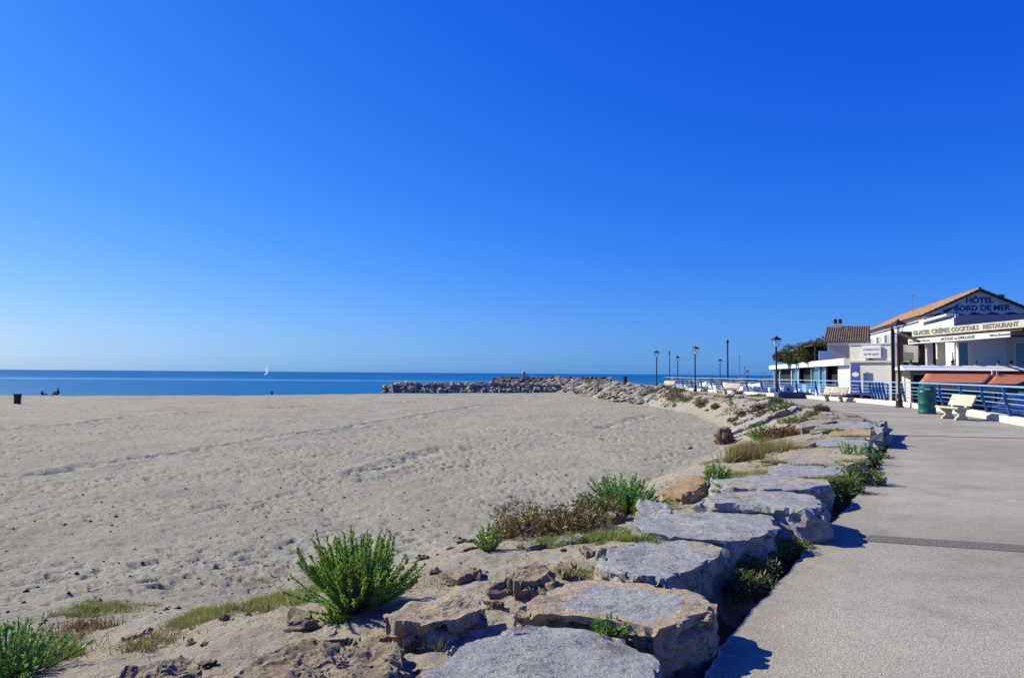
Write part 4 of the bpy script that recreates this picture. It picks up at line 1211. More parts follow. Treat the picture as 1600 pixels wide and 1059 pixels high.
def make_lamp(mat, label, group='street lamps along the promenade', H=4.4):
    t = empty('street_lamp'); tag(t, label, 'street lamp', group)
    MB().lathe([(.21,0),(.21,.05),(.17,.09),(.16,.3),(.19,.34),(.14,.4),(.10,.55),(.12,.6),(.12,.68),(.075,.75)], 14).build('base', mat, t, smooth=True)
    MB().lathe([(.075,.74),(.058,1.1),(.072,1.13),(.072,1.17),(.068,1.2),(.06,H-.95),(.075,H-.9),(.05,H-.82),(.03,H-.78)], 12).build('post', mat, t, smooth=True)
    z0 = H-.78; z1 = H-.30
    m = MB()
    b0, b1 = .11, .21
    for i, j in ((-1,-1),(1,-1),(1,1),(-1,1)):
        m.quadbar((i*b0,j*b0,z0),(i*b1,j*b1,z1), .022, .022)
    for z, b in ((z0,b0),(z1,b1)):
        for i in range(4):
            c = [(-b,-b,z),(b,-b,z),(b,b,z),(-b,b,z)]
            m.quadbar(c[i], c[(i+1)%4], .028, .028)
    lan = m.build('lantern_frame', mat, t)
    g = MB()
    g.add([(-b0+.012,-b0+.012,z0+.015),(b0-.012,-b0+.012,z0+.015),(b0-.012,b0-.012,z0+.015),(-b0+.012,b0-.012,z0+.015),(-b1+.012,-b1+.012,z1-.015),(b1-.012,-b1+.012,z1-.015),(b1-.012,b1-.012,z1-.015),(-b1+.012,b1-.012,z1-.015)],
          [(0,1,5,4),(1,2,6,5),(2,3,7,6),(3,0,4,7)])
    g.build('lantern_glass', M['lamp_glass'], t)
    MB().lathe([(.02,z0),(.035,z0+.1),(.06,z0+.18),(.045,z0+.3),(.01,z0+.33)], 8).build('bulb', M['white'], t, smooth=True)
    c = MB()
    for (ra, za), (rb, zb_) in zip([(.31,z1),(.29,z1+.03),(.15,z1+.15),(.09,z1+.17),(.08,z1+.22),(.03,z1+.25)], [(.29,z1+.03),(.15,z1+.15),(.09,z1+.17),(.08,z1+.22),(.03,z1+.25),(.012,H)]):
        vs = [(sx*ra, sy*ra, za) for sx, sy in ((-1,-1),(1,-1),(1,1),(-1,1))]+[(sx*rb, sy*rb, zb_) for sx, sy in ((-1,-1),(1,-1),(1,1),(-1,1))]
        c.add(vs, [(0,1,5,4),(1,2,6,5),(2,3,7,6),(3,0,4,7),(3,2,1,0),(4,5,6,7)])
    c.build('lantern_cap', mat, t)
    return t
lampA = make_lamp(M['lamp_black'], 'tall black lamp by the gap in the white kerb, in front of the white restaurant')
lamp_spots = [
 (1213, 52.0, 0, 'tall black lamp by the gap in the white kerb, in front of the white restaurant'),
 (1086, 68.5, 0, 'black lamp rising from the sandy bank left of the thick dark mast'),
 (1026, 82.0, 0, 'leftmost black lamp of all, where the blue railing ends'),
 (1059, 97.0, -.3, 'distant black lamp between the leftmost lamp and the one on the sandy bank'),
 (1125, 115.0, -.3, 'small distant lamp just left of the thick dark mast'),
 (1167, 118.0, -2.0, 'short distant lamp low over the harbour, right of the thin mast'),
]
for i, (px, d, z, lab) in enumerate(lamp_spots):
    o = lampA if i == 0 else copy_tree(lampA)
    q = atd(px, 560, d)
    o.location = (q.x, q.y, z if px != 1026 else -.1)
    if px == 1086: o.location.z = -.1
    o['label'] = lab; o.rotation_euler.z = .4*i+.2
lampB = make_lamp(M['lamp_brown'], 'dark maroon lamp standing left of the green bin before the hotel', H=4.55)
q = atd(1404, 560, 37.9); lampB.location = (q.x, q.y, 0); lampB.rotation_euler.z = .1

# blue railing
rail_root = empty('railing', (float(rp(30)[0]), float(rp(30)[1]), 0)); tag(rail_root, 'blue metal harbour railing with five horizontal rails on a white kerb', 'railing')
RI = Matrix.Translation(-Vector(rail_root.location))
def radd(o): o.parent = rail_root; o.matrix_parent_inverse = RI; return o
OFF = -.14; LEAN = .20
levels = [(.48, .014, 'blue_paint'), (.66, .014, 'light_blue'), (.84, .014, 'light_blue'), (1.02, .016, 'light_blue')]
def rpt(s, z, ext=0.0):
    p = rp(s); d = rdir(s); n = np.array([-d[1], d[0]])
    k = OFF + LEAN*(z-.24)+ext
    q = p+n*k
    return (q[0], q[1], z)
S0 = 1.0; S1 = L[-1]-.6
for z, r, mt in levels:
    radd(MB().tube([rpt(s, z) for s in np.arange(S0, S1, 1.3)], r*1.25, 6).build('rail', M[mt], smooth=True))
m = MB(); P_ = [rpt(s, 1.27) for s in np.arange(S0, S1, 1.3)]
for a, b in zip(P_[:-1], P_[1:]): m.quadbar(a, b, .085, .055)
o = radd(m.build('top_rail', M['light_blue']))  # top rail painted lighter, as if sun lay on it
s = S0+.4; post0 = None
def post_mesh():
    m = MB(); m.quadbar((0,0,.2),(0,LEAN*1.03,1.25), .075, .10); m.quadbar((0,.13,.62),(0,.20,.95),.05,.09); m.box(-.09,.09,-.09,.09,.24,.26); return m.mesh('post')
pmesh = post_mesh(); pmesh.materials.append(M['blue_paint'])
def put_post(s, nm='post'):
    o = bpy.data.objects.new(nm, pmesh); COL.objects.link(o)
    p = rp(s); d = rdir(s); n = np.array([-d[1], d[0]]); q = p+n*(OFF+.01)
    o.matrix_world = Matrix.Translation((q[0], q[1], 0)) @ Matrix.Rotation(math.atan2(d[1], d[0]), 4, 'Z')
    o.parent = rail_root; o.matrix_parent_inverse = RI
s = S0+.4
while s < S1-.3:
    put_post(s); s += 2.7
# tight cluster of uprights where a gate folds back
def s_at_y(y): return float(np.interp(y, yy, L))
for k in range(5): put_post(s_at_y(41.2)+k*.42)

# benches
def make_bench(label):
    t = empty('concrete_bench'); tag(t, label, 'bench', 'cream concrete benches')
    # x along the bench, y = 0 seat front at -y ; people face -y
    m = MB(); m.prism_y([], 0, 0) if False else None
    s_ = MB(); s_.add([(-.95,-.30,.41),(.95,-.30,.41),(.95,.16,.39),(-.95,.16,.39),(-.95,-.30,.49),(.95,-.30,.49),(.95,.16,.46),(-.95,.16,.46)], [(0,3,2,1),(4,5,6,7),(0,1,5,4),(1,2,6,5),(2,3,7,6),(3,0,4,7)])
    s_.build('seat', M['bench'], t, bevel=.025, smooth=True)
    b = MB(); b.add([(-.95,.17,.52),(.95,.17,.52),(.95,.24,.50),(-.95,.24,.50),(-.95,.37,.93),(.95,.37,.93),(.95,.43,.90),(-.95,.43,.90)], [(0,3,2,1),(4,5,6,7),(0,1,5,4),(1,2,6,5),(2,3,7,6),(3,0,4,7)])
    b.build('backrest', M['bench'], t, bevel=.025, smooth=True)
    for sx in (-.55, .55):
        l = MB()
        prof = [(-.24,0),(.24,0),(.22,.06),(.12,.2),(.17,.36),(.27,.5),(.40,.84),(.33,.86),(.16,.5),(.10,.41),(-.27,.41),(-.26,.36),(-.12,.26),(-.10,.16),(-.22,.06)]
        n = len(prof)
        l.add([(sx-.07, y, z) for y, z in prof]+[(sx+.07, y, z) for y, z in prof], [tuple(range(n-1,-1,-1)), tuple(range(n, 2*n))]+[(i,(i+1)%n,n+(i+1)%n,n+i) for i in range(n)])
        l.build('leg', M['bench'], t)
    return t
b0 = make_bench('cream concrete bench right of the green bin, nearest of the benches')
b0.location = (16.55, 27.6, 0); b0.rotation_euler.z = R(-93); b0.scale = (.84, 1, 1)
for (x, y, rz, lab) in [(19.9, 45.6, R(-56), 'cream concrete bench in front of the white low restaurant, right of the dark trough'),
                        (18.2, 61.5, R(-54), 'small distant cream bench behind olive growth on the sandy bank'),
                        (16.7, 79.0, R(-58), 'furthest cream bench, just right of the leftmost lamp')]:
    c = copy_tree(b0); c.location = (x, y, 0); c.rotation_euler.z = rz; c['label'] = lab

# green bin
t = empty('litter_bin', (atd(1448, 600, 31.6).x, 31.6, 0)); tag(t, 'tall green ribbed litter bin beside the nearest concrete bench', 'litter bin')
MB().lathe([(.34,0),(.36,.03),(.36,.10),(.34,.13),(.34,.36),(.365,.40),(.365,.44),(.345,.48),(.345,.86),(.365,.90),(.365,.94),(.34,.98)], 28).build('body', M['bin_green'], t, smooth=True)
MB().lathe([(.34,.975),(.345,1.0),(.35,1.10),(.33,1.16),(.24,1.21),(.08,1.24),(.0,1.245)], 28).build('lid', M['bin_green'], t, smooth=True)
o = MB().box(-.13,.13,-.03,.03,-.04,.04).build('slot', M['bench'], t); d_ = math.atan2(-31.6, -t.location.x); o.location = (.335*math.cos(d_), .335*math.sin(d_), 1.06); o.rotation_euler.z = d_+math.pi/2
# far bins
def small_bin(x, y, z, h, w_, label, nm='litter_bin'):
    t = empty(nm, (x, y, z)); tag(t, label, 'litter bin')
    MB().lathe([(w_*.40,0),(w_*.42,.05),(w_*.46,h*.85),(w_*.46,h*.9)], 14).build('body', M['bin_dark'], t, smooth=True)
    MB().lathe([(w_*.54,h*.9),(w_*.54,h*.96),(w_*.3,h),(0,h)], 14).build('lid', M['bin_dark'], t, smooth=True)
    return t
p = hit(27, 631); small_bin(p.x, p.y, p.z, .86, .62, 'dark litter bin alone on the beach at the left edge')
q = atd(977, 590, 100); small_bin(q.x, q.y, float(gz(q.x, q.y)), 1.05, .62, 'dark bin standing on top of the rubble bank')

# seated people at the shore
def body(name, joints, edges, radii, mat, parent=None, loc=(0,0,0)):
    me = bpy.data.meshes.new(name); me.from_pydata(joints, edges, []); me.update()
    o = bpy.data.objects.new(name, me); COL.objects.link(o); o.parent = parent; o.location = loc
    me.materials.append(mat)
    md = o.modifiers.new('skin', 'SKIN')
    for v, r in zip(me.skin_vertices[0].data, radii): v.radius = (r, r)
    me.skin_vertices[0].data[0].use_root = True
    sub = o.modifiers.new('sub', 'SUBSURF'); sub.levels = 1; sub.render_levels = 1
    return o
def seated(x, y, z, rz, label, stretched=True):
    t = empty('person', (x, y, z), rz); tag(t, label, 'person')
    J = [(0,0,.12),(0,.02,.32),(0,.05,.5),(0,.06,.6),(0,.05,.68),(0,.03,.80),
         (.09,-.05,.12),(.12,-.38,.42 if not stretched else .16),(.12,-.72 if stretched else -.5,.06),(.12,-.80 if stretched else -.62,.12 if stretched else .04),
         (-.09,-.05,.12),(-.12,-.38,.42),(-.12,-.5,.06),(-.12,-.62,.04),
         (.18,.05,.55),(.25,.12,.34),(.22,-.02,.16),(-.18,.05,.55),(-.26,-.1,.4),(-.14,-.32,.42)]
    E = [(0,1),(1,2),(2,3),(3,4),(4,5),(0,6),(6,7),(7,8),(8,9),(0,10),(10,11),(11,12),(12,13),(3,14),(14,15),(15,16),(3,17),(17,18),(18,19)]
    Rr = [.15,.14,.16,.11,.06,.105,.09,.07,.05,.045,.09,.07,.05,.045,.06,.045,.035,.06,.045,.035]
    body('body', J, E, Rr, M['cloth_dark'], t)
    h = MB().lathe([(.02,-.11),(.07,-.09),(.09,-.03),(.095,.03),(.07,.09),(.0,.115)], 12, (0,.02,.82)).build('head', M['skin'], t, smooth=True)
    MB().lathe([(.098,.0),(.103,.04),(.078,.1),(.0,.128)], 12, (0,.035,.825)).build('hair', M['cloth_dark'], t, smooth=True)
    return t
p = hit(90, 617.5); seated(p.x, p.y, p.z-.02, R(-40), 'person in dark clothes sitting upright at the water edge, legs stretched right')
p = hit(66, 617.5); q = seated(p.x, p.y, p.z-.02, R(150), 'person in dark clothes sitting low at the water edge, left of the upright one'); q.scale = (.9, .9, .62)
t = empty('person', (atd(425, 612, 98).x, 98, -1.75)); tag(t, 'tiny bather standing in the shallow sea below the sailboat', 'person')
body('body', [(0,0,0),(0,0,.35),(0,0,.6),(0,.0,.75),(.16,0,.55),(-.16,0,.55)], [(0,1),(1,2),(2,3),(2,4),(2,5)], [.12,.13,.09,.09,.05,.05], M['cloth_dark'], t)

# sailboat out at sea
def sailboat(x, y, rz, label, Ls=6.5, mast=9.0, sails=True, hull='white', nm='sailing_boat', cat='sailing boat', group=None):
    t = empty(nm, (x, y, -1.5), rz); tag(t, label, cat, group)
    st = [(-.5, .28, .12), (-.3, .33, .10), (0, .35, .10), (.25, .25, .12), (.42, .1, .15), (.5, .01, .18)]
    vs = []; fs = []
    for f, b, h in st:
        for yy_, zz in ((-b*.9, h+.0), (-b*.75, .02), (0, -.05), (b*.75, .02), (b*.9, h+.0)):
            vs.append((f*Ls, yy_*Ls*.42, zz*Ls))
    for i in range(len(st)-1):
        for j in range(4): fs.append((i*5+j, i*5+j+1, i*5+6+j, i*5+5+j))
        fs.append((i*5+4, i*5, i*5+5, i*5+9))
    fs.append((4,3,2,1,0))
    MB_ = MB(); MB_.add(vs, fs); MB_.build('hull', M[hull], t)
    MB().add  # noqa
    c = MB(); k = Ls
    c.add([(-.22*k,-.09*k,.10*k),(.2*k,-.06*k,.11*k),(.2*k,.06*k,.11*k),(-.22*k,.09*k,.10*k),(-.18*k,-.07*k,.19*k),(.12*k,-.05*k,.17*k),(.12*k,.05*k,.17*k),(-.18*k,.07*k,.19*k)], [(4,5,6,7),(0,1,5,4),(1,2,6,5),(2,3,7,6),(3,0,4,7),(3,2,1,0)])
    c.build('cabin', M['white'], t)
    if mast:
        MB().tube([(.06*k,0,.1*k),(.06*k,0,mast)], [.05,.035], 6).build('mast', M['letter_grey'], t)
        MB().tube([(.06*k,0,.3*k),(-.4*k,0,.28*k)], .035, 6).build('boom', M['letter_grey'], t)
        if sails:
            m = MB(); m.add([(.05*k,.0,.32*k),(-.38*k,.25,.31*k),(.05*k,0,mast*.97),(.05*k,.03,.32*k),(-.38*k,.28,.31*k),(.05*k,.03,mast*.97)], [(0,1,2),(5,4,3),(0,3,4,1),(1,4,5,2)])
            m.build('mainsail', M['sail'], t)
            m = MB(); m.add([(.48*k,0,.2*k),(.1*k,.3,.3*k),(.07*k,0,mast*.8),(.48*k,.03,.2*k),(.1*k,.33,.3*k),(.07*k,.03,mast*.8)], [(0,1,2),(5,4,3),(0,3,4,1),(1,4,5,2)])
            m.build('foresail', M['sail'], t)
    return t
q = atd(416.5, 580, 640); sailboat(q.x, 640, R(-50), 'small yacht with pale sails alone near the horizon', 7.0, 10.5)
# moored boats in the harbour beyond the rail
bl = [(1062, 92, 0, 'white motorboat'), (1078, 104, 2.6, 'white yacht'), (1096, 84, 0, 'white motorboat'), (1112, 98, 0, 'blue hulled boat'), (1128, 80, 0, 'pale green covered boat'),
      (1150, 92, 2.4, 'white yacht'), (1158, 78, 0, 'white motorboat'), (1176, 84, 0, 'blue hulled boat'), (1190, 96, 2.8, 'white yacht'), (1142, 118, 0, 'white yacht'), (1180, 108, 0, 'white motorboat'), (1104, 125, 0, 'white motorboat'), (1196, 80, 0, 'blue hulled boat'), (1072, 128, 2.8, 'white yacht')]
M['pale_green'] = pm('pale_green_cover', (.42,.55,.52), (.36,.48,.46), 2, .7)
where = ['nearest the leftmost lamp', 'far behind the rail end', 'close behind the rail left of the bench', 'left of the thick dark mast', 'hard by the foot of the thick dark mast', 'behind the olive growth', 'just right of the distant bench', 'beside the short harbour lamp', 'left of the tall black lamp', 'below the thin mast', 'far back in the harbour', 'furthest back, left part', 'nearest the tall black lamp', 'furthest of all, left']
for (px, d, mh, kind_), wh in zip(bl, where):
    q = atd(px, 595, d)
    hull = {'w': 'white', 'b': 'deep_blue', 'p': 'pale_green'}[kind_[0]]
    bo = sailboat(q.x, d, R(rng.uniform(-30, 30)+(90 if rng.random() < .5 else 0)), 'moored '+kind_+', '+wh, 6.0, mh if mh else None, False, hull, 'moored_boat', 'boat', 'boats moored in the harbour'); bo.scale = (1.25, 1.25, 1.7 if not mh else 1.25)
# tall mast poles
def pole(px, d, ztop, r, label, zb=-1.2, mat='lamp_black', nm='mast_pole'):
    q = atd(px, 560, d); t = empty(nm, (q.x, d, zb)); tag(t, label, 'mast')
    MB().tube([(0,0,0),(0,0,ztop-zb)], [r, r*.7], 10).build('pole', M[mat], t, smooth=True)
    MB().lathe([(r*.9,0),(r*1.4,.05),(r*1.2,.3),(.01,.5)], 8, (0,0,ztop-zb-.02)).build('cap', M[mat], t)
    MB().lathe([(r*2,0),(r*2,.15),(r*1.2,.3)], 10).build('foot', M[mat], t)
pole(1137, 78, 4.95, .10, 'thick dark mast standing in the harbour right of the lamps')
pole(1046, 95, 4.2, .07, 'slim dark mast between two lamps near the rail end')
pole(1155, 110, 4.2, .06, 'thin grey mast right of the thick dark one', mat='letter_grey')
pole(1163, 130, 2.8, .06, 'thin short mast left of the short harbour lamp', mat='letter_grey')
# beacon on the far mole
q = atd(818.5, 585, 176); t = empty('beacon', (q.x, 176, .3)); tag(t, 'small orange beacon on the far dark mole', 'beacon')
MB().tube([(0,0,0),(0,0,1.0)], .12, 8).build('post', M['letter_grey'], t)
MB().lathe([(.1,.9),(.38,1.0),(.42,1.4),(.25,1.7),(0,1.8)], 10).build('light_housing', M['orange'], t, smooth=True)

# far breakwater beyond the harbour
B0 = Vector((46, 215)); B1 = Vector((125, 235)); m = MB()
bd = (B1-B0).normalized(); bn = Vector((-bd.y, bd.x))
vs = []; fs = []
for k in range(60):
    c = B0+bd*((B1-B0).length*k/59); top = .55+.35*math.sin(k*1.7)*math.cos(k*.6)+.2*math.sin(k*7.1)
    for off, z in ((-4,-2),(-1.2,top-.3),(0,top),(1.2,top-.3),(4,-2)):
        qq = c+bn*off; vs.append((qq.x, qq.y, z))
for k in range(59):
    for i in range(4):
        a = k*5+i; fs.append((a, a+5, a+6, a+1))
m.add(vs, fs); o = m.build('far_breakwater', M['jetty_dark']); tag(o, kind='structure')

# dark trough and round sign by the lamp, maroon cover, covered dinghies behind the near bench
q = atd(1236, 618, 51.5)
t = empty('planter', (q.x, 51.3, 0), R(6)); tag(t, 'dark blue trough closing the gap in the kerb beside the tall black lamp', 'planter')
m = MB(); m.add([(-1.25,-.25,0),(1.25,-.25,0),(1.25,.25,0),(-1.25,.25,0),(-1.1,-.32,.42),(1.25,-.32,.38),(1.25,.32,.38),(-1.1,.32,.42)], [(0,3,2,1),(4,5,6,7),(0,1,5,4),(1,2,6,5),(2,3,7,6),(3,0,4,7)])
m.build('box', M['deep_blue'], t, bevel=.03)
MB().box(-1.0, 1.1, -.2, .2, .40, .44).build('soil', M['brown'], t)
q = atd(1231.5, 611, 51.9)
t = empty('round_sign', (q.x, 51.9, .2)); tag(t, 'round light blue sign with a dark blue centre behind the dark trough', 'sign')
m = MB(); m.prism_y([(math.cos(a)*.36, .42+math.sin(a)*.36) for a in np.linspace(0, 2*math.pi, 25)[:-1]], -.03, .0); m.build('disc', glass_mat('light_blue_enamel', (.35,.62,.75), .4, 1), t)
m = MB(); m.prism_y([(math.cos(a)*.13, .42+math.sin(a)*.13) for a in np.linspace(0, 2*math.pi, 17)[:-1]], -.036, -.03); m.build('emblem', M['blue_paint'], t)
MB().tube([(0,.02,-.1),(0,.02,.2)], .03, 6).build('stand', M['lamp_black'], t)
q = atd(1340, 617, 46.0)
t = empty('covered_dinghy', (q.x+.6, 47.2, .0), R(10)); tag(t, 'long low maroon canvas cover behind the second bench', 'dinghy')
m = MB(); vs = []; fs = []
for f, b, h in ((-1, .05, .05), (-.7, .35, .16), (0, .45, .2), (.7, .35, .14), (1.1, .04, .04)):
    for k in range(5):
        a = math.pi*k/4; vs.append((f*1.1, -b*math.cos(a), .24+h*math.sin(a)*1.5))
for i in range(4):
    for k in range(4): fs.append((i*5+k, i*5+k+1, i*5+6+k, i*5+5+k))
m.add(vs, fs); m.build('cover', M['maroon'], t, smooth=True)
m = MB(); m.box(-1, 1, -.3, .3, -.45, .26); m.build('hull', M['deep_blue'], t)
for (x, y, rz, mt, lab) in [(20.4, 29.0, 72, 'deep_blue', 'dark blue car parked below the rail behind the nearest bench'), (24.2, 33.6, 72, 'bin_green', 'dark teal car parked behind the nearest bench, past the blue one')]:
    t = empty('parked_car', (x, y, -.5), R(rz)); tag(t, lab, 'car', 'cars parked below the railing')
    prof = [(-2.1,.35),(-2.15,.7),(-1.9,.92),(-1.3,1.0),(-.8,1.38),(.5,1.42),(1.15,1.0),(1.9,.88),(2.12,.6),(2.08,.32)]
    MB().prism_y(prof, -.82, .82).build('body', M[mt], t, bevel=.06, smooth=True)
    MB().prism_y([(-1.2,1.0),(-.76,1.33),(.45,1.36),(1.02,1.0)], -.835, .835).build('window', M['dark_glass'], t)
    for wx in (-1.35, 1.35):
        for wy in (-.78, .78):
            w_ = MB(); w_.tube([(wx, wy-.09, .31), (wx, wy+.09, .31)], .31, 16); wo = w_.build('wheel', M['lamp_black'], t)
            h_ = MB(); h_.tube([(wx, wy-.1, .31), (wx, wy+.1, .31)], .18, 12); h_.build('rim', M['letter_grey'], wo)
# ------------------------------------------------------------------ buildings
def text_obj(body, size, mat, parent, loc, rot, width=None, depth=.012, name='lettering', bold=0.0):
    cu = bpy.data.curves.new(name, 'FONT'); cu.body = body; cu.size = size; cu.extrude = depth; cu.offset = bold; cu.align_x = 'CENTER'; cu.align_y = 'CENTER'; cu.resolution_u = 3
    tmp = bpy.data.objects.new('tmp', cu); COL.objects.link(tmp)
    bpy.context.view_layer.update()
    dg = bpy.context.evaluated_depsgraph_get()
    me = bpy.data.meshes.new_from_object(tmp.evaluated_get(dg)); bpy.data.objects.remove(tmp)
    o = link(name, me, parent, None, mat)
    sx = 1.0
    if width:
        xs = [v.co.x for v in me.vertices]; sx = width/(max(xs)-min(xs))
    o.matrix_local = Matrix.Translation(loc) @ rot.to_matrix().to_4x4() @ Matrix.Diagonal((sx, 1, 1, 1))
    return o
FR = Euler((R(90), 0, 0))     # upright, facing -y

def tile_roof(name, parent, mat, p00, p10, p01, p11, ncol, nrow, amp=.045):
    """corrugated roman tiles: p00 eave start, p10 eave end, p01 ridge start, p11 ridge end"""
    p00, p10, p01, p11 = map(lambda p: np.array(p, float), (p00, p10, p01, p11))
    nu = ncol*6+1; nv = nrow*2
    u = np.linspace(0, 1, nu); rows = []
    for r in range(nrow):
        rows += [r/nrow+1e-4, (r+1)/nrow]
    rows = np.array(rows); lift = np.array([.035 if k % 2 == 0 else 0.0 for k in range(nv)])
    U, V_ = np.meshgrid(u, rows)
    P = (p00*(1-U[..., None])+p10*U[..., None])*(1-V_[..., None])+(p01*(1-U[..., None])+p11*U[..., None])*V_[..., None]
    n = np.cross(p10-p00, p01-p00); n /= np.linalg.norm(n)
    if n[2] < 0: n = -n
    H = amp*np.abs(np.sin(U*ncol*math.pi))*1.6+lift[:, None]
    H = H+.012*noise3(U*ncol*1.0, V_*nrow, 0.)
    P = P+n*H[..., None]
    i, j = np.meshgrid(np.arange(nv-1), np.arange(nu-1), indexing='ij'); a = (i*nu+j).ravel()
    me = np_mesh(name, P.reshape(-1, 3), np.stack([a, a+1, a+nu+1, a+nu], -1))
    o = link(name, me, parent, None, mat); tag(o, kind='stuff'); return o

# hotel, local x to the right along its gable, y away along its side
HX, HY, HR = 33.6, 60.0, -math.atan2(.28, .96)
hotel = empty('hotel', (HX, HY, -.5), HR)
tag(hotel, 'white gabled seafront hotel with blue painted gable, orange tiled roof and covered terrace', 'hotel')
def hl(x, y, z=0.0):   # world to hotel frame
    c, s_ = math.cos(-HR), math.sin(-HR); dx, dy = x-HX, y-HY
    return (dx*c-dy*s_, dx*s_+dy*c, z+.5)
W_, D_, E_, A_ = 8.06, 27.6, 7.12, 9.05
m = MB(); m.prism_y([(0,0),(W_,0),(W_,E_),(W_/2,A_),(0,E_)], 0, D_); m.build('wall', M['grey_white'], hotel)
# gable mural, 3 cm proud
m = MB(); m.prism_y([(-.02+.0,7.0),(W_-.0,7.0),(W_,E_-.02),(W_/2,A_-.04),(0,E_-.02)], -.03, -.002); m.build('gable_mural', M['mural'], hotel)
pts = [(0.05,7.0),(W_-.05,7.0)]+[(W_-.05-k*.4, 7.17+.10*math.sin(k*1.9)+.05*math.sin(k*4.1)) for k in range(20)]
m = MB(); m.prism_y(pts, -.036, -.031); m.build('mural_sea_band', M['mural_sea'], hotel)
m = MB(); m.prism_y([(1.35,7.42),(1.75,7.62),(2.2,7.72),(2.5,7.95),(2.75,8.02),(2.4,7.68),(2.0,7.45),(1.7,7.2),(1.45,7.25)], -.036, -.031); m.build('mural_figure', M['mural_sea'], hotel)
text_obj('HÔTEL', .62, M['letter_blue'], hotel, (W_/2+.02, -.035, 8.2), FR, 1.95, bold=.022)
text_obj('BORD DE MER', .60, M['letter_blue'], hotel, (W_/2+.18, -.035, 7.58), FR, 3.95, bold=.022)
tile_roof('roof', hotel, M['tile'], (-.35, -.3, E_-.12), (-.35, D_+.3, E_-.12), (W_/2, -.3, A_+.07), (W_/2, D_+.3, A_+.07), 96, 12)
tile_roof('roof', hotel, M['tile'], (W_+.35, -.3, E_-.12), (W_+.35, D_+.3, E_-.12), (W_/2, -.3, A_+.07), (W_/2, D_+.3, A_+.07), 96, 12)
m = MB(); m.quadbar((-.35,-.28,E_-.2),(W_/2,-.28,A_-.03),.12,.14); m.build('verge_board', M['brown'], hotel)
m = MB(); m.quadbar((W_+.35,-.28,E_-.2),(W_/2,-.28,A_-.03),.12,.14); m.build('verge_board', M['wood_dark'], hotel)
MB().box(-.42,-.30,-.2,D_+.2,E_-.26,E_-.16).build('gutter', M['wood_dark'], hotel)
MB().tube([(W_/2,-.3,A_+.12),(W_/2,D_+.3,A_+.12)], .11, 8).build('ridge_tiles', M['tile_old'], hotel)
# three side windows
for y0, y1 in ((12.6, 15.4), (16.8, 19.6), (21.0, 24.4)):
    f = MB().box(-.06,.02,y0,y1,5.25,6.35).build('window', M['white'], hotel)
    MB().box(-.075,-.062,y0+.2,(y0+y1)/2-.06,5.4,6.22).build('pane', M['shade_grey'], f); MB().box(-.075,-.062,(y0+y1)/2+.06,y1-.2,5.4,6.22).build('pane', M['blue_glass'], f)
# tv aerial
MB().tube([(1.2,9,8.0),(1.2,9,9.7)], .02, 6).build('aerial', M['letter_grey'], hotel)
m = MB()
for k in range(5): m.tube([(1.0-.1*k+.3,8.6,9.6-.03*k),(1.0-.1*k+.3,9.4,9.6-.03*k)], .012, 4)
m.tube([(.8,9,9.5),(1.5,9,9.6)], .012, 4); m.build('aerial_arms', M['letter_grey'], hotel)
m = MB(); m.box(W_*.70,W_*.70+.5,1,1.5,8.2,8.75); m.build('chimney', M['tile_old'], hotel)
# front extension box
m = MB(); m.box(0,.12,-8.35,-.05,2.9,6.25); m.build('side_parapet', M['white'], hotel)
m = MB(); m.box(.121,9.5,-8.35,-8.1,5.0,6.42); m.build('front_parapet', M['shade_grey'], hotel)  # front of the white box, its shade painted in mauve grey
m = MB(); m.box(-.35,.45,-7.9,-.2,6.46,6.58); m.build('parapet_cap', M['white'], hotel)
m = MB(); m.box(.122,9.5,-8.09,-.1,4.9,5.0); m.build('terrace_ceiling', M['brown'], hotel)
# world-placed pieces of the hotel
hm = MB()
def wbox(name, mat, pts, z0, z1, **k):
    P = [hl(x, y) for x, y in pts]
    m = MB(); m.prism([(p[0], p[1]) for p in P], z0+.5, z1+.5); return m.build(name, mat, hotel, **k)
# balcony deck
DK = [(24.9,47),(34.2,47),(36.5,60),(30.5,60),(27.9,54)]
wbox('balcony_slab', M['white'], DK, 2.02, 2.2)
m = MB(); P8 = [hl(24.9,46.6,1.98),hl(34.3,46.6,1.98),hl(34.3,47.25,2.30),hl(24.9,47.25,2.30),hl(24.9,47.3,1.98),hl(34.3,47.3,1.98)]
m.add(P8, [(0,1,2,3),(3,2,5,4),(0,4,5,1),(0,3,4),(1,5,2)]); m.build('balcony_sun_wedge', M['white'], hotel)  # front face sloped to catch the sun, so the edge reads white
# lower body below the deck, set back
wbox('ground_floor_wall', M['cream'], [(27.6,51),(37,51),(37,60),(30,60)], -.5, 2.0)
for a, b in ((1418, 1448), (1452, 1500), (1504, 1541), (1556, 1600)):
    xa = (a-800)/FPX*50.9; xb = (b-800)/FPX*50.9
    if xa < 27.8: xa = 27.8
    f = wbox('shop_window', M['dark_glass'], [(xa, 50.9), (xb, 50.9), (xb, 50.98), (xa, 50.98)], -.3, 1.7)
    wbox('frame', M['white'], [(xa, 50.86), (xb, 50.86), (xb, 50.895), (xa, 50.895)], 1.7, 1.8)
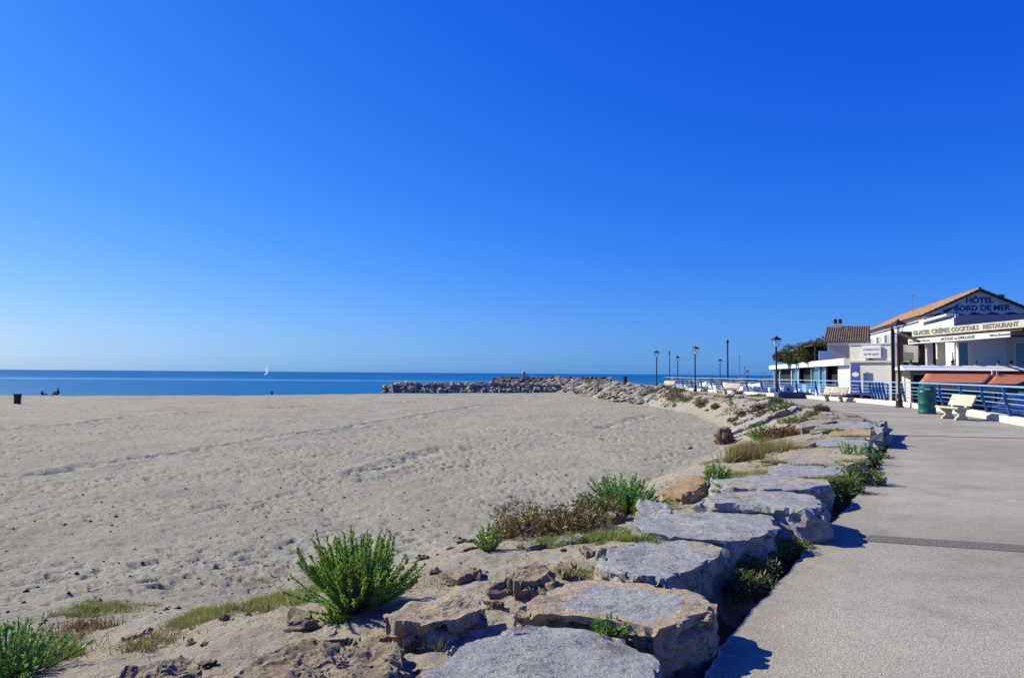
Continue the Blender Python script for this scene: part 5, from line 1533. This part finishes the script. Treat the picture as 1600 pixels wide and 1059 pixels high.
# terracotta awnings (two spans)
def awning(xa, xb, yb, yf, z1, z0, nm='awning'):
    nseg = 10; k = 8; vs = []; fs = []
    for i in range(nseg+1):
        f = i/nseg
        for j in range(k+1):
            g = j/k
            x = xa[0]+(xb[0]-xa[0])*f if j == 0 else (xa[0]+(xb[0]-xa[0])*f)*(1-g)+(xa[1]+(xb[1]-xa[1])*f)*g
            y = yb+(yf-yb)*g; z = z1+(z0-z1)*(g**.9)-.06*math.sin(g*math.pi)-.025*abs(math.sin(f*math.pi*3))*g
            p = hl(x, y, z); vs.append(p)
    for i in range(nseg):
        for j in range(k): fs.append((i*(k+1)+j, i*(k+1)+j+1, (i+1)*(k+1)+j+1, (i+1)*(k+1)+j))
    m = MB(); m.add(vs, fs); o = m.build(nm, M['awning'], hotel, smooth=True)
    md = o.modifiers.new('thick', 'SOLIDIFY'); md.thickness = .03
    a = hl(xa[1]-.05, yf, z0-.03); b = hl(xb[1]+.05, yf, z0-.03)
    MB().quadbar(a, b, .07, .07).build('awning_bar', M['wood_dark'], hotel)
    return o
awning((26.6, 24.4), (31.0, 28.4), 47.1, 44.2, 2.0, 1.22)
awning((31.1, 28.5), (34.2, 30.2), 47.1, 44.2, 2.0, 1.16)
# front valance of white canvas under the awning
a = hl(25.5, 45.8, 1.0); b = hl(30.6, 45.6, .9)
MB().quadbar(a, b, .03, .38).build('white_valance', M['sail'], hotel)
# posts
def wpost(px, d, z0, z1, w_, mat, nm='post'):
    x = (px-800)/FPX*d; p = hl(x, d)
    MB().box(p[0]-w_/2, p[0]+w_/2, p[1]-w_/2, p[1]+w_/2, z0+.5, z1+.5).build(nm, mat, hotel)
wpost(1395.5, 44, -.5, 4.5, .17, M['wood_dark'])
wpost(1551, 46.3, -.5, 2.0, .12, M['fascia']); wpost(1558, 46.4, -.5, 2.0, .12, M['fascia']); wpost(1554.5, 46.5, -.5, 2.0, .14, M['wood_dark'])
# upper facade behind the balcony: piers, openings, shutter
def uf(px0, px1, z0, z1, mat, nm, y=51.5, dy=.25):
    x0 = (px0-800)/FPX*y; x1 = (px1-800)/FPX*y
    return wbox(nm, mat, [(x0, y), (x1, y), (x1, y+dy), (x0, y+dy)], z0, z1)
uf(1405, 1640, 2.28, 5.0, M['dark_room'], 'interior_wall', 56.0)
uf(1449, 1458, 2.28, 4.4, M['shade_grey'], 'pier'); uf(1466, 1478, 2.28, 4.4, M['fascia'], 'pier')
uf(1478, 1513, 3.98, 4.4, M['grey_white'], 'lintel'); uf(1448, 1478, 4.4, 4.9, M['grey_white'], 'lintel'); uf(1478, 1640, 4.4, 4.9, M['brown'], 'lintel')
uf(1497.5, 1499, 2.28, 3.97, M['white'], 'door_frame'); uf(1499.1, 1513, 2.28, 3.97, M['blue_glass'], 'glass_door', 51.52, .06)
uf(1513, 1518, 2.28, 4.4, M['grey_white'], 'pier'); 
o = uf(1518, 1573, 4.2, 4.4, M['grey_white'], 'shutter_box', 51.4)
for k in range(15): uf(1518, 1573, 2.29+k*.127, 2.29+k*.127+.12, M['shutter'], 'shutter_slat', 51.5+.01*(k % 2), .08)
uf(1573, 1584, 2.28, 4.4, M['fascia'], 'pier'); uf(1584, 1640, 3.95, 4.4, M['grey_white'], 'lintel'); uf(1584, 1588, 2.28, 3.94, M['grey_white'], 'door_frame')
uf(1588, 1640, 2.28, 3.94, M['blue_glass'], 'glass_door', 51.52, .06)
# left covered corner: timber, inner shade painted near-black, cream panel as bright window
uf(1404, 1448, 3.9, 4.6, M['brown'], 'timber_panel', 53.0); uf(1404, 1412, 2.28, 3.9, M['brown'], 'timber_panel', 53.0); uf(1438, 1448, 2.28, 3.9, M['dark_room'], 'timber_panel', 53.0)
uf(1412, 1438, 2.28, 2.6, M['dark_room'], 'counter', 53.0); uf(1413, 1428, 2.75, 3.35, M['fascia'], 'bright_window', 54.2, .1)
uf(1397, 1400.5, -.5, 4.75, M['white'], 'corner_pier', 52.6)
m = MB(); m.quadbar(hl((1403-800)/FPX*51, 51, 4.65), hl((1437-800)/FPX*49, 49, 3.9), .12, .16); m.build('sloping_beam', M['wood_dark'], hotel)
# flower pots on the balcony edge
for px in (1423, 1458, 1488, 1525, 1560, 1580):
    x = (px-800)/FPX*47.4; p = hl(x, 47.4, 2.27)
    MB().lathe([(.08,0),(.12,.14),(.10,.15)], 8, p).build('flower_pot', M['tile'], hotel)
    MB().lathe([(.03,.14),(.11,.24),(.06,.36),(0,.42)], 6, p).build('pot_plant', M['hedge'], hotel)
# fascia with lettering
fa = Vector(hl(28.3, 52, 4.86)); fb_ = Vector(hl(31.3, 45, 5.12)); fd = fb_-fa
fb = fa+fd*1.18
m = MB(); n_ = Vector((fd.y, -fd.x, 0)).normalized()   # facing the promenade
if n_.y > 0: n_ = -n_
q0, q1 = fa, fb; H_ = .48
m.add([q0-Vector((0,0,H_)), q1-Vector((0,0,H_)), q1, q0, q0-Vector((0,0,H_))-n_*.15, q1-Vector((0,0,H_))-n_*.15, q1-n_*.15, q0-n_*.15], [(0,1,2,3),(7,6,5,4),(0,4,5,1),(1,5,6,2),(2,6,7,3),(3,7,4,0)])
m.build('fascia', M['fascia'], hotel)
xa_ = fd.normalized(); za_ = n_.copy(); ya_ = za_.cross(xa_).normalized(); 
if ya_.z < 0: ya_ = -ya_
rotm = Matrix((xa_, ya_, za_)).transposed(); rq = rotm.to_euler()
Lf = fd.length
def on_fascia(px, zc, txt, size, width_px, mat, off=.012, bold=0.01, base=None):
    # intersection of the fascia line with the direction at px
    r = (px-800)/FPX
    ax, ay = 28.3, 52.0; bx, by = 31.3, 45.0
    t_ = (r*ay-ax)/((bx-ax)-r*(by-ay)); d = ay+(by-ay)*t_
    r2 = (px+width_px/2-800)/FPX; t2 = (r2*ay-ax)/((bx-ax)-r2*(by-ay)); r1 = (px-width_px/2-800)/FPX; t1 = (r1*ay-ax)/((bx-ax)-r1*(by-ay))
    tm = (t1+t2)/2
    P = fa+fd*tm+n_*off+Vector((0,0,zc))
    return text_obj(txt, size, mat, hotel, P, rq, (t2-t1)*Lf, bold=bold)
for px, txt, wpx in ((1440.5, 'GLACES', 25), (1470.5, 'CRÊPES', 28), (1509, 'COCKTAILS', 43), (1565, 'RESTAURANT', 56)):
    on_fascia(px, -.24, txt, .40, wpx, M['letter_grey'], bold=.012)
# roof of the covered terrace behind the fascia
P = [fa, fb, Vector(hl(37, 45, 5.0)), Vector(hl(37, 51.6, 5.0)), Vector(hl(30.8, 52.2, 4.9))]
m = MB(); nP = len(P); m.add([p-Vector((0,0,.22)) -n_*.16 for p in P]+[p-Vector((0,0,.12))-n_*.16 for p in P], [tuple(range(nP-1,-1,-1)), tuple(range(nP,2*nP))]+[(i,(i+1)%nP,nP+(i+1)%nP,nP+i) for i in range(nP)])
m.build('terrace_roof', M['brown'], hotel)
# white awning cassette with its own lettering
c0 = fa+fd*.0+n_*.35-Vector((0,0,.84)); c1 = fa+fd*.93+n_*.35-Vector((0,0,.86))
m = MB(); m.quadbar(c0, c1, .1, .34); m.build('awning_cassette', M['white'], hotel)
c0 = fa-n_*.02-Vector((0,0,.62)); c1 = fa+fd*1.0-n_*.02-Vector((0,0,.62)); m = MB(); m.quadbar(c0, c1, .16, .1); m.build('awning_roller', M['brown'], hotel)
for px, txt, sz, wpx in ((1444, 'Restaurant Glacier', .17, 33), (1504, 'MOULES et GRILLADES', .26, 54), (1570, 'Bières Brasserie', .2, 32)):
    on_fascia(px, -.85, txt, sz, wpx, M['letter_grey'], off=.415, bold=.004)

M['cream_lit'] = pm('sunlit_cream_render', (.74,.70,.60), (.66,.62,.53), .6, .85, .2, 30)  # cream render lightened to stand in for stronger sun on the annexe
# cream annexe with sign and banner
ann = empty('annexe', (25.7, 56.0, -.5), math.atan2(-.75, .66)); tag(ann, 'cream two storey annexe left of the hotel with a white sign and grey shutter', 'building')
AL = 3.2
MB().box(0, AL+.25, 0, 5.5, 0, 3.22).build('wall', M['cream_lit'], ann)
MB().box(0, AL+.25, .02, 5.4, 3.22, 4.42).build('upper_wall', M['cream_lit'], ann)
MB().box(-.05, AL+.3, -.12, .1, 3.10, 3.24).build('ledge', M['fascia'], ann)
MB().box(-.05, AL+.3, -.05, .3, 4.42, 4.52).build('coping', M['fascia'], ann)
f = MB().box(1.0, 2.35, -.16, -.06, 3.42, 4.36).build('sign_board', M['white'], ann)
text_obj('LE RENDEZ-VOUS', .22, M['letter_grey'], f, (1.675, -.165, 4.05), FR, 1.15, .004)
text_obj('DES PÊCHEURS', .22, M['letter_grey'], f, (1.675, -.165, 3.70), FR, 1.1, .004)
MB().box(1.5, 1.66, -.13, -.02, 3.3, 3.42).build('sign_lamp', M['lamp_black'], ann)
f = MB().box(1.42, 2.75, -.05, .05, .0, 1.55).build('shutter_frame', M['deep_blue'], ann)
for k in range(10): MB().box(1.62, 2.70, -.075+.006*(k % 2), -.052, .03+k*.145, .03+k*.145+.138).build('shutter_slat', M['shutter_grey'], f)
ban = empty('banner', (25.7+.66*.58-.75*.35, 56-.75*.58-.66*.35, -.5), math.atan2(-.75, .66)); tag(ban, 'tall purple and blue banner with a white oval, against the cream annexe', 'banner')
m = MB(); m.prism_y([(-.36,.15),(.42,.1),(.40,1.2),(.34,2.95),(-.34,2.95),(-.36,1.6)], -.02, .0); m.build('cloth', M['banner'], ban)
m = MB(); m.prism_y([(math.cos(a)*.27, 2.2+math.sin(a)*.17) for a in np.linspace(0, 2*math.pi, 21)[:-1]], -.026, -.021); m.build('oval', M['white'], ban)
for k, (x0, x1, z0, z1) in enumerate([(-.28,-.05,1.5,1.68),(.05,.28,1.45,1.62),(-.25,.0,1.2,1.36),(.05,.25,1.1,1.3),(-.24,.25,.75,.9),(-.22,.2,.42,.55)]):
    MB().box(x0, x1, -.026, -.021, z0, z1).build('print_mark', M['light_blue'] if k > 3 else M['deep_blue'], ban)
MB().tube([(.0,.03,0),(.0,.03,3.0)], .02, 6).build('pole', M['letter_grey'], ban)

# tiled house behind
hs_ = empty('tiled_house', (30.0, 70.0, -.5), R(-27)); tag(hs_, 'old house with weathered brown tiled roof and a chimney behind the cream annexe', 'house')
MB().box(0, 3.5, 0, 8, 0, 5.35).build('wall', M['shade_grey'], hs_)  # shade on the house front painted as mauve grey
m = MB(); m.add([(0,0,5.35),(0,8,5.35),(0,4,6.8),(3.5,0,5.35),(3.5,8,5.35),(3.5,4,6.8)], [(0,1,2),(5,4,3),(0,2,5,3),(1,4,5,2)]); m.build('gable', M['shade_grey'], hs_)
tile_roof('roof', hs_, M['tile_old'], (-.3,-.35,5.28), (3.6,-.35,5.28), (-.3,4,6.95), (3.6,4,6.95), 19, 12, .055)
tile_roof('roof', hs_, M['tile_old'], (-.3,8.35,5.28), (3.6,8.35,5.28), (-.3,4,6.95), (3.6,4,6.95), 19, 8, .055)
c = MB().box(.35, 1.15, 3.6, 4.3, 6.6, 7.25).build('chimney', M['grey_white'], hs_)
for x in (.38, .82): MB().box(x, x+.3, 3.65, 4.25, 7.25, 7.7).build('chimney_pot', M['wood_dark'], c)
MB().box(0.0, 3.5, -.08, 0, 5.0, 5.2).build('cornice', M['fascia'], hs_)

# low white restaurant along the quay
rest = empty('low_restaurant', (26.3, 57.6, -.5)); tag(rest, 'long low white quayside restaurant with dark openings and teal glass panels', 'restaurant')
a0 = Vector((26.3, 57.6)); a1 = Vector((37.4, 106.0)); rd = (a1-a0); RL = rd.length; rd.normalize(); rn = Vector((rd.y, -rd.x))
rest.rotation_euler.z = math.atan2(rd.y, rd.x)     # local x along wall away from us, local -y towards inland
def tpx(px):
    r = (px-800)/FPX
    return (r*a0.y-a0.x)/(rd.x-r*rd.y)
zt = lambda t: 3.42
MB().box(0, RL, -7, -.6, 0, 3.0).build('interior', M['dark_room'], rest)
MB().box(-.2, RL, -7.2, .35, 2.93, 3.42).build('roof_fascia', M['white'], rest)
MB().box(0, RL, -7.0, .2, 3.43, 3.5).build('roof', M['shade_grey'], rest)
MB().box(-.25, tpx(1309), -.5, -.05, 0, 2.93).build('end_wall', M['white'], rest)
MB().box(0, RL, -.5, -.1, 0, .75).build('plinth', M['deep_blue'], rest)
def pan(p0, p1, mat, nm): 
    t0, t1 = sorted((tpx(p0), tpx(p1))); t1 = min(t1, RL-.1)
    return MB().box(t0, t1, -.3, -.22, .76, 2.92).build(nm, mat, rest)
for p0, p1 in ((1317,1309),(1288,1279.5),(1277.5,1267),(1246,1236.5)): pan(p0, p1, M['teal_glass'], 'glass_panel')
for px in (1279, 1246.6, 1236, 1217.5, 1209, 1308.5, 1288.5, 1266.5):
    t0 = tpx(px); w_ = .12 if t0 < 20 else .3
    if t0 < RL: MB().box(t0, t0+w_, -.2, -.05, 0, 2.93).build('column', M['white'], rest)
# rooftop pergola and hedge
ph = hl
h0 = atd(1252, 556, 72)
perg = empty('rooftop_pergola', (28.6, 68.0, 2.95)); tag(perg, 'thin brown sloping pergola roof on the white restaurant against the tiled house', 'pergola')
m = MB(); m.quadbar((1.1,2.3,1.58),(1.9,9.5,1.38),1.8,.1); m.build('slanted_roof', M['brown'], perg)
for x, y, z in ((.5,2.6,1.5),(1.0,9.2,1.35),(2.6,9.2,1.35)): MB().box(x-.06,x+.06,y-.06,y+.06,-.0,z).build('post', M['wood_dark'], perg)
MB().box(.3, 1.5, 1.2, 1.3, .1, .95).build('side_panel', M['light_blue'], perg)
for i, (px, d, w_, h, lab) in enumerate([(1237, 86, 44, 1.7, 'low left end of the dark hedge on the restaurant roof'), (1252, 80, 50, 2.5, 'middle mound of the dark hedge on the restaurant roof'), (1270, 74, 46, 2.6, 'tallest right mound of the dark hedge under the pergola roof')]):
    q = atd(px, 560, d); q.z = 2.95
    shrub(0, 0, w_*1.15, 5, h, 6500, [('hedge', .85), ('scrub', .25)], lab, seed=600+i, leaf=.22, p=q, group='hedge on the restaurant roof', name='hedge', cat='hedge', twigs=14)
# terrace tables and chairs by the restaurant
def make_table():
    t = empty('terrace_table'); tag(t, 'white terrace table', 'table', 'white tables on the restaurant terrace')
    MB().lathe([(.42,.72),(.42,.76)], 16).build('table_top', M['white'], t)
    MB().lathe([(.22,0),(.2,.03),(.03,.06),(.03,.72)], 10).build('leg', M['letter_grey'], t)
    return t
def make_chair():
    t = empty('terrace_chair'); tag(t, 'chair', 'chair', 'chairs on the restaurant terrace')
    MB().box(-.22,.22,-.22,.22,.43,.47).build('seat', M['white'], t)
    MB().box(-.22,.22,.19,.23,.55,.90).build('backrest', M['white'], t)
    for x in (-.2,.2):
        for y in (-.2,.2): MB().box(x-.02,x+.02,y-.02,y+.02,0,.43 if y < 0 else .9).build('leg', M['letter_grey'], t)
    return t
tb, ch = make_table(), make_chair()
k = 0
TW = ['nearest the white end wall, second row', 'close behind the second bench', 'right of the round blue sign', 'right behind the concrete bench, first row', 'behind the round blue sign', 'just right of the tall black lamp', 'left of the tall black lamp', 'in the back row of the terrace']
for px, d in ((1262, 59), (1278, 57.5), (1248, 62), (1296, 56.5), (1232, 66), (1218, 70), (1206, 76), (1240, 72)):
    o = tb if k == 0 else copy_tree(tb); q = atd(px, 600, d); o.location = (q.x, d, -.5)
    o['label'] = 'white round terrace table, '+TW[k]
    for dx, rz in ((-.75, 90), (.75, -90)):
        c = ch if (k == 0 and dx < 0) else copy_tree(ch); c.location = (q.x+dx, d+.05, -.5); c.rotation_euler.z = R(rz)
        c['label'] = 'white chair %s the terrace table %s' % ('left of' if dx < 0 else 'right of', TW[k])
    k += 1
# low blue windbreak panels of the terrace
wb = empty('terrace_windbreak', (25.0, 58.6, -.5), rest.rotation_euler.z); tag(wb, 'row of low blue panels round the restaurant terrace', 'windbreak')
for k in range(7):
    MB().box(k*2.3, k*2.3+2.2, 0, .05, .1, 1.25).build('panel', M['light_blue' if k % 3 == 1 else 'blue_paint'], wb)
    MB().box(k*2.3-.05, k*2.3, -.02, .07, 0, 1.35).build('post', M['white'], wb)
